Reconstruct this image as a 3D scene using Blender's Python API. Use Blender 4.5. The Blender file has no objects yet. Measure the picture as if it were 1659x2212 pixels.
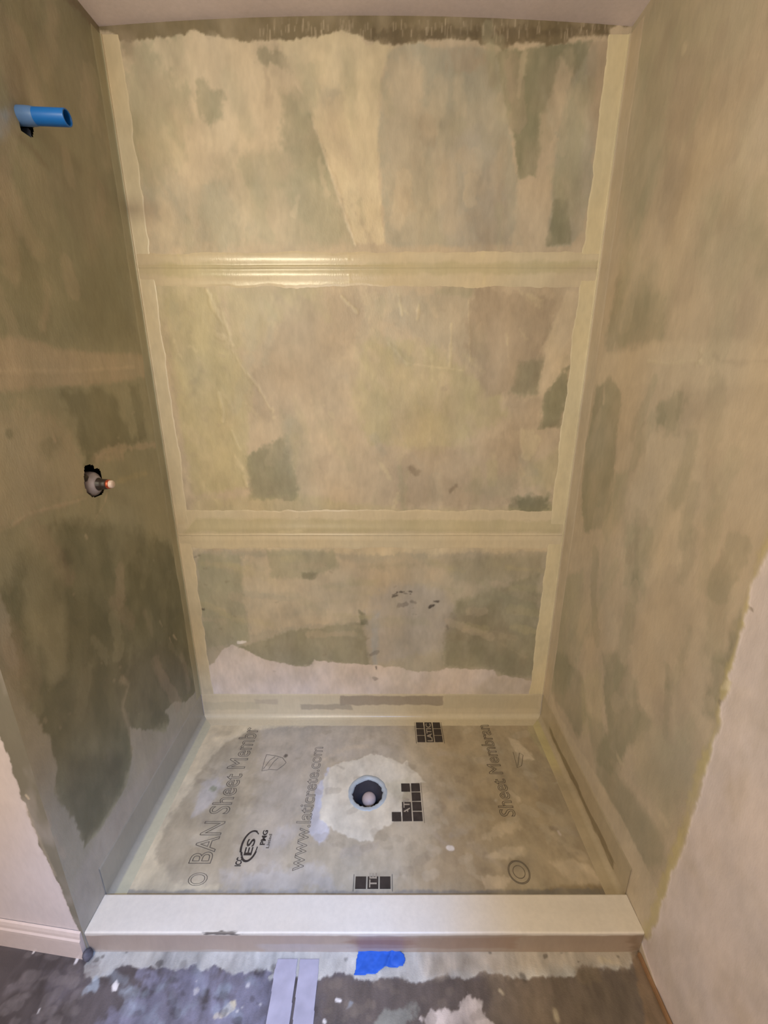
import bpy, bmesh, math, random
import numpy as np
from mathutils import Vector, Matrix

# ------------------------------------------------------------------ camera, light, exposure
W_PX, H_PX = 1659.0, 2212.0
FOC = 923.0                       # focal length in pixels
PITCH = math.radians(17.2)
CAM_Z = 1.515
L, R, D, FR = -0.812, 0.706, 1.57, 0.767      # left wall, right wall, back wall, front plane
CEIL = 2.487
PAN_Z = 0.060
CURB_Z = 0.085

scn = bpy.context.scene
col = scn.collection
cam_data = bpy.data.cameras.new('camera')
cam = bpy.data.objects.new('camera', cam_data)
col.objects.link(cam)
cam.location = (0, 0, CAM_Z)
cam.rotation_euler = (math.pi / 2 - PITCH, 0, 0)
cam_data.sensor_fit = 'VERTICAL'
cam_data.sensor_height = 24.0
cam_data.lens = 24.0 * FOC / H_PX
cam_data.clip_start = 0.02
scn.camera = cam

scn.view_settings.view_transform = 'Standard'
scn.view_settings.look = 'None'
scn.view_settings.gamma = 1.0
scn.view_settings.use_curve_mapping = False
scn.view_settings.exposure = -0.09

world = bpy.data.worlds.new('world')
world.use_nodes = True
world.node_tree.nodes['Background'].inputs[0].default_value = (1.0, 0.93, 0.85, 1)
world.node_tree.nodes['Background'].inputs[1].default_value = 0.10
scn.world = world


def area_light(name, loc, target, size, size_y, power, color, spread=math.pi):
    ld = bpy.data.lights.new(name, 'AREA')
    ld.shape = 'RECTANGLE'
    ld.size, ld.size_y = size, size_y
    ld.energy = power
    ld.color = color
    ld.spread = spread
    o = bpy.data.objects.new(name, ld)
    col.objects.link(o)
    o.location = loc
    o.rotation_euler = (Vector(target) - Vector(loc)).to_track_quat('-Z', 'Y').to_euler()
    return o


def spot_light(name, loc, target, radius, power, color, angle, blend):
    ld = bpy.data.lights.new(name, 'SPOT')
    ld.energy = power
    ld.color = color
    ld.spot_size = angle
    ld.spot_blend = blend
    ld.shadow_soft_size = radius
    o = bpy.data.objects.new(name, ld)
    col.objects.link(o)
    o.location = loc
    o.rotation_euler = (Vector(target) - Vector(loc)).to_track_quat('-Z', 'Y').to_euler()
    return o


# warm vanity lamp on the bathroom wall up to the left, cool daylight from behind and below it
area_light('vanity_light', (-0.70, -0.30, 2.26), (0.1, 1.4, 1.15), 0.70, 0.22, 18.5, (1.0, 0.91, 0.66))
area_light('rear_fill_light', (-0.60, -1.35, 1.20), (-0.2, 1.0, 0.60), 0.8, 1.6, 24.0, (1.0, 0.89, 0.79))  # added soft fill from the rear, no doorway is built
spot_light('daylight', (0.10, -0.25, 1.62), (-0.40, 0.84, 0.0), 0.10, 150.0, (0.28, 0.50, 1.0),
           math.radians(47), 0.9)

# ------------------------------------------------------------------ helpers
random.seed(4)
CT, ST = math.cos(PITCH), math.sin(PITCH)


def ray(px, py):
    dx = (px - W_PX / 2) / FOC
    up = (H_PX / 2 - py) / FOC
    return dx, CT + up * ST, -ST + up * CT


# position of a measured photo point on each plane of the room (room surveyed from the photo)
def on_back(px, py):
    x, y, z = ray(px, py); t = D / y
    return x * t, CAM_Z + z * t


def on_left(px, py):
    x, y, z = ray(px, py); t = L / x
    return y * t, CAM_Z + z * t


def on_right(px, py):
    x, y, z = ray(px, py); t = R / x
    return y * t, CAM_Z + z * t


def on_level(h):
    def f(px, py):
        x, y, z = ray(px, py); t = (h - CAM_Z) / z
        return x * t, y * t
    return f


on_pan = on_level(PAN_Z)
on_floor = on_level(0.0)
on_curb = on_level(CURB_Z)


def on_front(px, py):
    x, y, z = ray(px, py); t = FR / y
    return x * t, CAM_Z + z * t


def lin(c):
    out = []
    for v in c:
        v = v / 255.0
        out.append(v / 12.92 if v <= 0.04045 else ((v + 0.055) / 1.055) ** 2.4)
    return np.array(out)


# dried-coating palette (true surface colours, sRGB)
C = dict(
    cream=(216, 204, 172), cream2=(210, 197, 170), tan=(197, 182, 160), tanl=(209, 194, 170),
    brown=(175, 160, 141), dbrown=(130, 116, 97), grn=(168, 164, 140), grnd=(143, 141, 118),
    grnx=(120, 120, 98), gryg=(174, 169, 153), gry=(180, 173, 165), pinkw=(218, 205, 197),
    white=(228, 222, 218), wall=(226, 213, 209), ygrn=(188, 179, 144), blueg=(164, 174, 184),
    dark=(60, 52, 48), floor=(92, 85, 86), lav=(150, 148, 168), mort=(188, 186, 180), red=(160, 122, 100),
    black=(28, 25, 24), ylw=(204, 190, 138), rust=(150, 104, 70))


_lat = {}


def vnoise(x, y, seed):
    if seed not in _lat:
        _lat[seed] = np.random.RandomState(seed).rand(256, 256)
    t = _lat[seed]
    xi = np.floor(x).astype(int); yi = np.floor(y).astype(int)
    fx = x - xi; fy = y - yi
    fx = fx * fx * (3 - 2 * fx); fy = fy * fy * (3 - 2 * fy)
    a = t[xi % 256, yi % 256]; b = t[(xi + 1) % 256, yi % 256]
    c = t[xi % 256, (yi + 1) % 256]; d = t[(xi + 1) % 256, (yi + 1) % 256]
    return (a * (1 - fx) + b * fx) * (1 - fy) + (c * (1 - fx) + d * fx) * fy - 0.5


def fbm(u, v, su, sv, seed, octv=4):
    s = 0; a = 1.0
    for i in range(octv):
        s = s + a * vnoise(u / su * 2 ** i + 17.3 * i, v / sv * 2 ** i + 5.1 * i, seed + i)
        a *= 0.5
    return s


def smooth(x):
    x = np.clip(x, 0, 1)
    return x * x * (3 - 2 * x)


S = 0.0015          # one photo pixel on the walls, roughly, in metres


class Coat:
    """Colour / gloss / relief of a coated surface sampled on its own grid, in metres on the surface."""

    def __init__(self, U, V, base, to_plane, seed=1, mott=0.10, streak=0.5, su=0.10, sv=0.14):
        self.U, self.V, self.f, self.seed = U, V, to_plane, seed
        n = len(U)
        self.c = np.tile(lin(C[base]), (n, 1))
        self.g = np.zeros(n)
        self.h = np.zeros(n)
        self.su, self.sv, self.mott = su, sv, mott
        self.k = 0

    def mask_poly(self, P, f, w):
        U, V = self.U, self.V
        pad = (f + w) * S * 2 + 0.004
        xs, ys = P[:, 0], P[:, 1]
        idx = np.where((U > xs.min() - pad) & (U < xs.max() + pad) & (V > ys.min() - pad) & (V < ys.max() + pad))[0]
        if len(idx) == 0:
            return idx, None
        u, v = U[idx], V[idx]
        dist = np.full(len(u), 1e9); inside = np.zeros(len(u), bool)
        n = len(P)
        for i in range(n):
            x0, y0 = P[i]; x1, y1 = P[(i + 1) % n]
            dx, dy = x1 - x0, y1 - y0
            t = np.clip(((u - x0) * dx + (v - y0) * dy) / (dx * dx + dy * dy + 1e-12), 0, 1)
            dist = np.minimum(dist, np.hypot(u - x0 - t * dx, v - y0 - t * dy))
            if y0 != y1:
                inside ^= ((y0 > v) != (y1 > v)) & (u < (x1 - x0) * (v - y0) / (y1 - y0) + x0)
        return idx, np.where(inside, dist, -dist)

    def _apply(self, idx, sd, color, op, f, w, gloss, h):
        self.k += 7
        u, v = self.U[idx], self.V[idx]
        sd = sd + w * S * (1.4 * fbm(u, v, 0.045, 0.045, self.seed + self.k, 4) + 1.1 * fbm(u, v, 0.010, 0.014, self.seed + self.k + 60, 3))
        a = smooth(sd / (2.4 * f * S) + 0.5) * min(1, op * 1.08) if op < .9 else smooth(sd / (2 * f * S) + 0.5) * op
        # uneven body of the stroke
        a = a * np.clip(1 + 0.45 * fbm(u, v, 0.05, 0.09, self.seed + self.k + 3, 3), 0, 1.0 / max(op, 1e-3))
        a = np.clip(a, 0, 1)
        cc = lin(C[color]) if isinstance(color, str) else lin(color)
        self.c[idx] = self.c[idx] * (1 - a[:, None]) + cc * a[:, None]
        self.g[idx] = self.g[idx] * (1 - a) + gloss * a
        self.h[idx] += h * a
        return self

    def poly(self, color, pts, op=0.8, f=5, w=7, gloss=0.2, h=0.0003, plane=None):
        P = np.array([(plane or self.f)(*p) for p in pts])
        idx, sd = self.mask_poly(P, f, w)
        if sd is not None:
            self._apply(idx, sd, color, op, f, w, gloss, h)

    def stroke(self, color, pts, width, op=0.8, f=3, w=3, gloss=0.3, h=0.0004):
        P = np.array([self.f(*p) for p in pts])
        U, V = self.U, self.V
        r = width * S / 2
        pad = r + (f + w) * S * 2
        idx = np.where((U > P[:, 0].min() - pad) & (U < P[:, 0].max() + pad) & (V > P[:, 1].min() - pad) & (V < P[:, 1].max() + pad))[0]
        if len(idx) == 0:
            return
        u, v = U[idx], V[idx]
        dist = np.full(len(u), 1e9)
        for i in range(len(P) - 1):
            x0, y0 = P[i]; dx, dy = P[i + 1] - P[i]
            t = np.clip(((u - x0) * dx + (v - y0) * dy) / (dx * dx + dy * dy + 1e-12), 0, 1)
            dist = np.minimum(dist, np.hypot(u - x0 - t * dx, v - y0 - t * dy))
        self._apply(idx, r - dist, color, op, f, w, gloss, h)

    def dots(self, color, n, box, rmin, rmax, op=0.6, seed=0):
        rnd = random.Random(seed)
        for _ in range(n):
            px = rnd.uniform(box[0], box[2]); py = rnd.uniform(box[1], box[3])
            r = rnd.uniform(rmin, rmax)
            self.stroke(color, [(px - r / 2, py), (px + r / 2, py + r * rnd.uniform(-.6, .6))], r, op=op, f=1.5, w=3)

    def brush(self, n, box, cols, lmin, lmax, wmin, wmax, ang, spread, op=.3, seed=0):
        rnd = random.Random(seed)
        for _ in range(n):
            px = rnd.uniform(box[0], box[2]); py = rnd.uniform(box[1], box[3])
            ln = rnd.uniform(lmin, lmax); a = math.radians(ang + rnd.uniform(-spread, spread))
            dx, dy = math.cos(a) * ln / 2, math.sin(a) * ln / 2; b = rnd.uniform(-.15, .15) * ln
            self.stroke(rnd.choice(cols), [(px - dx, py - dy), (px + b * .3, py), (px + dx, py + dy)], rnd.uniform(wmin, wmax), op=op * rnd.uniform(.5, 1.2), f=rnd.uniform(2, 7), w=6, gloss=.25, h=.0003)

    def mottle(self, amt=0.12, fine=0.04, tint=0.05, seed=50):
        u, v = self.U, self.V
        n1 = fbm(u, v, self.su, self.sv, self.seed + seed, 4)
        n2 = fbm(u, v, 0.012, 0.03, self.seed + seed + 9, 3)
        n3 = fbm(u, v, 0.16, 0.22, self.seed + seed + 20, 3)
        n4 = fbm(u, v, 0.035, 0.05, self.seed + seed + 33, 4)
        m = 1 + amt * n1 + fine * n2 + amt * .6 * n4
        self.c *= m[:, None]
        self.c[:, 0] *= 1 + tint * n3
        self.c[:, 2] *= 1 - tint * 1.6 * n3
        self.h += 0.0006 * n1 + 0.0003 * n2
        self.c = np.clip(self.c, 0.003, 0.95)


def coated_material(name, rough=0.55, bump=0.25, streak_scale=90.0, spec=0.5):
    m = bpy.data.materials.new(name)
    m.use_nodes = True
    nt = m.node_tree
    b = nt.nodes['Principled BSDF']
    at = nt.nodes.new('ShaderNodeAttribute'); at.attribute_name = 'coat'
    gl = nt.nodes.new('ShaderNodeAttribute'); gl.attribute_name = 'gloss'
    tc = nt.nodes.new('ShaderNodeTexCoord')
    n1 = nt.nodes.new('ShaderNodeTexNoise'); n1.inputs['Scale'].default_value = streak_scale
    n1.inputs['Detail'].default_value = 5
    mp = nt.nodes.new('ShaderNodeMapping'); mp.inputs['Scale'].default_value = (1, 1, 0.35)
    nt.links.new(tc.outputs['Object'], mp.inputs['Vector'])
    nt.links.new(mp.outputs['Vector'], n1.inputs['Vector'])
    mul = nt.nodes.new('ShaderNodeMix'); mul.data_type = 'RGBA'; mul.blend_type = 'MULTIPLY'
    mul.inputs[0].default_value = 1.0
    rmp = nt.nodes.new('ShaderNodeMapRange')
    rmp.inputs['From Min'].default_value = 0.25; rmp.inputs['From Max'].default_value = 0.75
    rmp.inputs['To Min'].default_value = 0.96; rmp.inputs['To Max'].default_value = 1.04
    nt.links.new(n1.outputs['Fac'], rmp.inputs['Value'])
    nt.links.new(at.outputs['Color'], mul.inputs[6])
    nt.links.new(rmp.outputs[0], mul.inputs[7])
    nt.links.new(mul.outputs[2], b.inputs['Base Color'])
    rr = nt.nodes.new('ShaderNodeMapRange')
    rr.inputs['To Min'].default_value = rough; rr.inputs['To Max'].default_value = rough * 0.40
    nt.links.new(gl.outputs['Fac'], rr.inputs['Value'])
    nt.links.new(rr.outputs[0], b.inputs['Roughness'])
    b.inputs['Specular IOR Level'].default_value = spec
    n2 = nt.nodes.new('ShaderNodeTexNoise'); n2.inputs['Scale'].default_value = 260
    n2.inputs['Detail'].default_value = 3
    nt.links.new(mp.outputs['Vector'], n2.inputs['Vector'])
    bp = nt.nodes.new('ShaderNodeBump'); bp.inputs['Strength'].default_value = bump
    bp.inputs['Distance'].default_value = 0.002
    nt.links.new(n2.outputs['Fac'], bp.inputs['Height'])
    nt.links.new(bp.outputs['Normal'], b.inputs['Normal'])
    return m


def flat_material(name, c, rough=0.5, metal=0.0, var=0.08, scale=60, bump=0.1, spec=0.5):
    m = bpy.data.materials.new(name)
    m.use_nodes = True
    nt = m.node_tree
    b = nt.nodes['Principled BSDF']
    tc = nt.nodes.new('ShaderNodeTexCoord')
    n1 = nt.nodes.new('ShaderNodeTexNoise'); n1.inputs['Scale'].default_value = scale
    n1.inputs['Detail'].default_value = 4
    nt.links.new(tc.outputs['Object'], n1.inputs['Vector'])
    rp = nt.nodes.new('ShaderNodeValToRGB')
    a = lin(c)
    rp.color_ramp.elements[0].position = 0.3; rp.color_ramp.elements[1].position = 0.7
    rp.color_ramp.elements[0].color = (*np.clip(a * (1 - var), 0, 1), 1)
    rp.color_ramp.elements[1].color = (*np.clip(a * (1 + var), 0, 1), 1)
    nt.links.new(n1.outputs['Fac'], rp.inputs['Fac'])
    nt.links.new(rp.outputs['Color'], b.inputs['Base Color'])
    b.inputs['Roughness'].default_value = rough
    b.inputs['Metallic'].default_value = metal
    b.inputs['Specular IOR Level'].default_value = spec
    bp = nt.nodes.new('ShaderNodeBump'); bp.inputs['Strength'].default_value = bump
    bp.inputs['Distance'].default_value = 0.001
    nt.links.new(n1.outputs['Fac'], bp.inputs['Height'])
    nt.links.new(bp.outputs['Normal'], b.inputs['Normal'])
    return m


M_WALL = coated_material('wall_coating', 0.50, 0.20)
M_TAPE = coated_material('sealant_band', 0.42, 0.10)
M_PAN = coated_material('pan_membrane', 0.50, 0.12)
M_CURB = coated_material('curb_coating', 0.50, 0.08)
M_FLOOR = coated_material('dirty_floor', 0.55, 0.35, 140)
M_DRY = coated_material('painted_drywall', 0.65, 0.06)


def tag(o, label=None, cat=None, group=None, kind=None):
    if label: o['label'] = label
    if cat: o['category'] = cat
    if group: o['group'] = group
    if kind: o['kind'] = kind
    return o


def thing(name, label, cat, loc=(0, 0, 0), group=None):
    o = bpy.data.objects.new(name, None)
    col.objects.link(o)
    o.location = loc
    return tag(o, label, cat, group)


def link(name, me, mat, parent=None):
    o = bpy.data.objects.new(name, me)
    if mat: me.materials.append(mat)
    col.objects.link(o)
    if parent:
        o.parent = parent
        o.matrix_parent_inverse = Matrix.Translation(-Vector(parent.location))
    return o


def grid_mesh(name, us, vs, pos, coat_fn, hole=None, flip=False, smooth_shade=True):
    """us, vs 1-D arrays; pos(U,V,h)->(n,3); coat_fn(U,V)->Coat; hole(U,V)->bool per face centre to drop."""
    nu, nv = len(us), len(vs)
    U, V = np.meshgrid(us, vs, indexing='ij')
    U = U.ravel(); V = V.ravel()
    ct = coat_fn(U, V)
    P = pos(U, V, ct.h)
    i, j = np.meshgrid(np.arange(nu - 1), np.arange(nv - 1), indexing='ij')
    a = (i * nv + j).ravel(); b = a + nv; c = b + 1; d = a + 1
    F = np.stack([a, d, c, b] if flip else [a, b, c, d], 1)
    if hole is not None:
        cu = (U[a] + U[c]) / 2; cv = (V[a] + V[c]) / 2
        F = F[~hole(cu, cv)]
    me = bpy.data.meshes.new(name)
    me.vertices.add(len(P)); me.vertices.foreach_set('co', P.astype(np.float32).ravel())
    me.loops.add(F.size); me.loops.foreach_set('vertex_index', F.astype(np.int32).ravel())
    me.polygons.add(len(F))
    me.polygons.foreach_set('loop_start', np.arange(0, F.size, 4, dtype=np.int32))
    try:
        me.polygons.foreach_set('loop_total', np.full(len(F), 4, dtype=np.int32))
    except Exception:
        pass
    me.update(calc_edges=True)
    if smooth_shade:
        me.polygons.foreach_set('use_smooth', np.ones(len(F), bool))
    ca = me.color_attributes.new('coat', 'FLOAT_COLOR', 'POINT')
    ca.data.foreach_set('color', np.concatenate([ct.c, np.ones((len(U), 1))], 1).astype(np.float32).ravel())
    ga = me.attributes.new('gloss', 'FLOAT', 'POINT')
    ga.data.foreach_set('value', ct.g.astype(np.float32))
    return me


def in_poly(P):
    P = np.array(P)

    def f(u, v):
        ins = np.zeros(len(u), bool)
        for k in range(len(P)):
            x0, y0 = P[k]; x1, y1 = P[(k + 1) % len(P)]
            if y0 != y1:
                ins ^= ((y0 > v) != (y1 > v)) & (u < (x1 - x0) * (v - y0) / (y1 - y0) + x0)
        return ins
    return f


def lathe(profile, seg=40, jitter=None):
    """profile (r,z) list -> bmesh around z"""
    bm = bmesh.new()
    rings = []
    for k, (r, z) in enumerate(profile):
        ring = []
        for s in range(seg):
            a = 2 * math.pi * s / seg
            rr = r + (jitter(k, a) if jitter else 0)
            ring.append(bm.verts.new((rr * math.cos(a), rr * math.sin(a), z)))
        rings.append(ring)
    for q in range(len(rings) - 1):
        for s in range(seg):
            bm.faces.new((rings[q][s], rings[q][(s + 1) % seg], rings[q + 1][(s + 1) % seg], rings[q + 1][s]))
    return bm, rings


def bm_obj(name, bm, mat, parent=None, mtx=None, smooth_shade=True):
    if mtx is not None:
        bmesh.ops.transform(bm, matrix=mtx, verts=bm.verts)
    bmesh.ops.recalc_face_normals(bm, faces=bm.faces)
    me = bpy.data.meshes.new(name)
    bm.to_mesh(me); bm.free()
    if smooth_shade:
        me.polygons.foreach_set('use_smooth', np.ones(len(me.polygons), bool))
    return link(name, me, mat, parent)


def box_bm(bm, x0, y0, z0, x1, y1, z1):
    vs = [bm.verts.new(p) for p in ((x0, y0, z0), (x1, y0, z0), (x1, y1, z0), (x0, y1, z0),
                                    (x0, y0, z1), (x1, y0, z1), (x1, y1, z1), (x0, y1, z1))]
    for f in ((0, 3, 2, 1), (4, 5, 6, 7), (0, 1, 5, 4), (1, 2, 6, 5), (2, 3, 7, 6), (3, 0, 4, 7)):
        bm.faces.new([vs[k] for k in f])


# ------------------------------------------------------------------ wall_back
def paint_back(U, V):
    k = Coat(U, V, 'tan', on_back, seed=11)
    p, s = k.poly, k.stroke
    # --- upper board
    p('grn', [(270, 90), (400, 80), (420, 200), (400, 330), (330, 420), (290, 420), (270, 250)], .55, 12, 16)
    p('tanl', [(330, 80), (420, 72), (540, 90), (575, 130), (612, 180), (622, 300), (600, 335), (560, 330), (450, 320), (410, 200), (340, 150)], .6, 10, 14)
    p('grnd', [(430, 180), (480, 190), (478, 250), (455, 262), (430, 230)], .55, 8, 12)
    p('grn', [(500, 330), (580, 330), (700, 300), (740, 470), (760, 525), (480, 535), (420, 460)], .45, 14, 14)
    p('grnd', [(605, 200), (650, 190), (690, 290), (720, 380), (700, 400), (640, 360), (610, 300)], .5, 9, 8)
    p('grn', [(690, 330), (730, 380), (762, 525), (690, 530), (640, 470), (600, 400)], .5, 12, 10)
    p('gryg', [(300, 400), (480, 400), (560, 480), (500, 535), (330, 535)], .45, 18, 16)
    p('tanl', [(350, 430), (370, 440), (380, 500), (370, 530), (340, 520)], .4, 10, 10)
    p('tanl', [(500, 340), (530, 400), (600, 470), (640, 530), (560, 530), (500, 480)], .35, 14, 12)
    p('grnx', [(545, 105), (570, 100), (625, 120), (625, 150), (600, 145), (560, 135)], .55, 5, 10)
    p('cream2', [(600, 85), (700, 72), (775, 70), (790, 95), (820, 92), (850, 100), (835, 140), (822, 180), (815, 300), (830, 525), (766, 525), (745, 460), (715, 370), (680, 270), (655, 200), (636, 170), (612, 110)], .95, 3, 5)
    p('gryg', [(690, 195), (730, 185), (740, 215), (700, 225)], .45, 8, 10)
    s('grnd', [(640, 190), (660, 225), (676, 270)], 9, .6, 4, 4)  # shadow along the light stroke's left edge, painted in
    s('tanl', [(612, 100), (636, 170), (655, 200), (680, 270), (715, 370), (745, 460), (768, 530)], 4, .6, 2, 4, .5, .001)
    p('gryg', [(842, 110), (900, 95), (1070, 108), (1090, 200), (1110, 330), (1130, 530), (832, 530), (818, 300), (828, 170)], .85, 4, 4)
    p('tan', [(835, 130), (880, 110), (910, 160), (920, 330), (930, 500), (900, 530), (840, 530), (825, 260)], .4, 12, 12)
    p('tanl', [(850, 150), (905, 130), (915, 190), (895, 270), (850, 240)], .3, 12, 14)
    p('brown', [(970, 110), (1040, 105), (1060, 120), (1040, 150), (980, 165)], .5, 8, 12)
    p('gry', [(930, 330), (1030, 280), (1080, 330), (1100, 530), (960, 530)], .4, 14, 12)
    p('brown', [(1030, 350), (1085, 340), (1100, 530), (1025, 530)], .35, 9, 9)
    p('gryg', [(840, 380), (940, 360), (950, 530), (845, 530)], .4, 12, 10)
    # dark V
    p('grnd', [(1068, 105), (1275, 92), (1262, 160), (1215, 250), (1196, 300), (1166, 345), (1160, 385), (1122, 388), (1105, 290), (1080, 170)], .8, 3, 5)
    p('brown', [(1072, 100), (1110, 100), (1110, 230), (1095, 230), (1078, 150)], .35, 8, 8)
    p('gryg', [(1180, 250), (1290, 90), (1280, 400), (1262, 500), (1232, 530), (1182, 530), (1200, 300)], .7, 5, 5)
    p('grn', [(1210, 260), (1236, 180), (1262, 130), (1262, 320), (1245, 480), (1226, 440), (1195, 440)], .5, 7, 6)
    p('tan', [(1166, 250), (1180, 240), (1210, 130), (1240, 160), (1215, 240), (1208, 270), (1196, 370), (1188, 430), (1180, 530), (1105, 530), (1118, 385), (1160, 385)], .65, 5, 6)
    p('grnd', [(1194, 425), (1226, 430), (1235, 530), (1180, 530)], .75, 3, 4)
    p('brown', [(1268, 90), (1320, 85), (1290, 320), (1276, 315), (1272, 190)], .6, 4, 5)
    p('dbrown', [(262, 80), (280, 90), (282, 120), (268, 118)], .4, 6, 6)
    # dark brushed band below the ceiling
    band = [(212, 50), (420, 30), (640, 22), (830, 15), (1090, 18), (1370, 35), (1366, 58), (1318, 60), (1316, 76), (1240, 84), (1215, 98), (1190, 100),
            (1150, 90), (1110, 92), (1085, 108), (1062, 98), (1010, 84), (930, 80), (850, 98), (800, 90), (772, 70), (740, 62), (700, 76), (610, 86), (540, 90), (500, 84),
            (420, 66), (400, 76), (345, 80), (330, 86), (262, 82), (240, 68), (214, 66)]
    p((126, 114, 90), band, .92, 2.5, 5, .1, .0002)
    p((100, 88, 68), [(800, 62), (900, 60), (1060, 62), (1316, 50), (1314, 74), (1180, 84), (1080, 90), (980, 78), (860, 92), (800, 86)], .55, 4, 8)
    rnd = random.Random(3)
    for _ in range(120):
        x = rnd.uniform(560, 1310); y0 = rnd.uniform(38, 70)
        s('tan', [(x, y0), (x + rnd.uniform(-1, 1), y0 + rnd.uniform(8, 24))], 1.6, rnd.uniform(.2, .6), 1.2, .5)
    # --- middle board
    p('ygrn', [(320, 600), (480, 622), (476, 680), (500, 740), (545, 830), (532, 860), (535, 1055), (420, 1070), (385, 900), (360, 750)], .6, 8, 8)
    p('brown', [(348, 690), (368, 700), (380, 800), (400, 850), (380, 860), (362, 800)], .4, 5, 6)
    p('ygrn', [(480, 622), (700, 622), (720, 680), (590, 700), (540, 760), (500, 740)], .5, 10, 8)
    p('brown', [(640, 628), (828, 630), (800, 700), (720, 760), (690, 850), (640, 900), (560, 905), (532, 850), (600, 720)], .5, 12, 14)
    p('tan', [(560, 760), (700, 700), (760, 800), (740, 960), (640, 930), (580, 880)], .35, 14, 14)
    p('ygrn', [(780, 745), (900, 730), (1080, 845), (1095, 900), (1040, 930), (930, 985), (800, 960), (760, 850)], .6, 12, 12)
    p('gryg', [(830, 640), (1020, 628), (1020, 780), (900, 730), (840, 700)], .4, 12, 14)
    p('brown', [(1025, 625), (1120, 630), (1210, 650), (1195, 720), (1175, 760), (1160, 830), (1140, 850), (1050, 852), (1020, 790), (1000, 700)], .65, 7, 12)
    p('grnd', [(1120, 780), (1180, 770), (1160, 855), (1095, 855)], .35, 8, 10)
    p('grn', [(940, 620), (1020, 620), (1020, 640), (940, 636)], .5, 4, 4)
    p('tanl', [(1225, 628), (1275, 636), (1262, 700), (1240, 780), (1182, 845), (1170, 866), (1160, 830), (1175, 790), (1176, 740), (1205, 680)], .8, 3, 5)
    p('grnd', [(1218, 775), (1235, 770), (1222, 870), (1205, 920), (1175, 922), (1175, 862)], .6, 5, 7)
    p('dbrown', [(1190, 905), (1212, 905), (1210, 924), (1188, 924)], .5, 4, 4)
    p('brown', [(1095, 855), (1165, 860), (1160, 922), (1100, 925)], .4, 8, 10)
    p('grnd', [(1105, 1075), (1150, 1066), (1185, 1072), (1190, 1105), (1120, 1120), (1102, 1108)], .65, 7, 10)
    p('brown', [(1000, 965), (1080, 935), (1130, 925), (1140, 1000), (1100, 1085), (1000, 1100), (850, 1090), (838, 990), (900, 960)], .45, 10, 14)
    p('brown', [(820, 1000), (1000, 1030), (990, 1090), (840, 1080)], .3, 10, 14)
    p('ygrn', [(1125, 1010), (1230, 960), (1220, 1050), (1130, 1055)], .45, 10, 10)
    p('cream2', [(1125, 925), (1150, 928), (1170, 945), (1160, 968), (1140, 1000), (1126, 992), (1124, 960)], .55, 3, 5, .4, .001)
    p('brown', [(1135, 935), (1155, 938), (1148, 958), (1136, 955)], .4, 4, 4)
    p('cream2', [(1120, 632), (1150, 640), (1175, 650), (1165, 664), (1140, 650)], .55, 3, 5)
    p('grnd', [(530, 985), (620, 940), (650, 1080), (538, 1082)], .55, 6, 8)
    p('grn', [(600, 880), (640, 900), (690, 1000), (655, 1085), (620, 1000)], .4, 10, 10)
    p('tan', [(650, 960), (840, 990), (850, 1085), (640, 1085)], .4, 12, 12)
    p('brown', [(685, 980), (715, 985), (705, 1030), (695, 1040)], .45, 5, 6)
    s('dbrown', [(888, 1010), (900, 1022)], 16, .5, 4, 6)
    s('dbrown', [(972, 1062), (984, 1050)], 14, .5, 4, 6)
    s('brown', [(795, 765), (800, 775)], 12, .5, 4, 5)
    s('brown', [(418, 842), (420, 850)], 12, .4, 4, 5)
    # glossy trowel ridges, their highlights painted in cream
    for pts, wd in (([(448, 628), (462, 665), (480, 700)], 10), ([(480, 680), (492, 715), (500, 745)], 7),
                    ([(470, 725), (490, 735), (488, 748)], 14), ([(495, 745), (520, 790), (545, 830)], 3),
                    ([(535, 808), (560, 840), (584, 884)], 3.5), ([(472, 850), (482, 885), (480, 910)], 7),
                    ([(500, 930), (518, 972)], 5), ([(528, 1030), (534, 1050)], 9), ([(738, 640), (772, 675)], 4),
                    ([(862, 640), (868, 680)], 6), ([(1012, 650), (1015, 780)], 2.5), ([(975, 700), (972, 790)], 3),
                    ([(905, 660), (900, 690)], 4), ([(1095, 720), (1098, 770)], 3), ([(840, 740), (880, 785), (1000, 800)], 4)):
        s('cream', pts, wd, .55, 2.5, 3, .6, .0012)
    p('cream2', [(770, 640), (860, 632), (865, 665), (800, 690)], .35, 8, 12)
    # around lower seam
    p('ygrn', [(420, 1078), (640, 1068), (860, 1100), (1210, 1095), (1212, 1150), (400, 1150)], .5, 8, 6)
    p('brown', [(385, 1070), (425, 1075), (415, 1120), (395, 1120)], .45, 5, 6)
    s('cream', [(860, 1070), (850, 1098), (870, 1110)], 5, .5, 3, 6, .5)
    # --- lower board
    p('gryg', [(410, 1190), (1190, 1190), (1165, 1470), (440, 1470)], .6, 8, 6)
    p('cream2', [(400, 1160), (1210, 1160), (1205, 1192), (860, 1196), (720, 1200), (520, 1186), (405, 1186)], .6, 5, 9)
    p('grn', [(425, 1195), (520, 1200), (530, 1280), (540, 1385), (450, 1400), (432, 1290)], .65, 4, 5)
    p('tanl', [(522, 1205), (700, 1200), (840, 1240), (835, 1290), (780, 1345), (640, 1352), (540, 1370), (528, 1300)], .5, 6, 8)
    p('grn', [(575, 1188), (720, 1188), (735, 1222), (660, 1252), (590, 1245)], .6, 7, 9)
    p('grnx', [(650, 1236), (685, 1238), (680, 1252), (655, 1250)], .5, 4, 4)
    p('tan', [(730, 1215), (980, 1205), (975, 1250), (840, 1275), (760, 1250)], .5, 10, 10)
    p('grnd', [(780, 1225), (1170, 1195), (1165, 1250), (990, 1260), (960, 1220)], .3, 12, 10)
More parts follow.
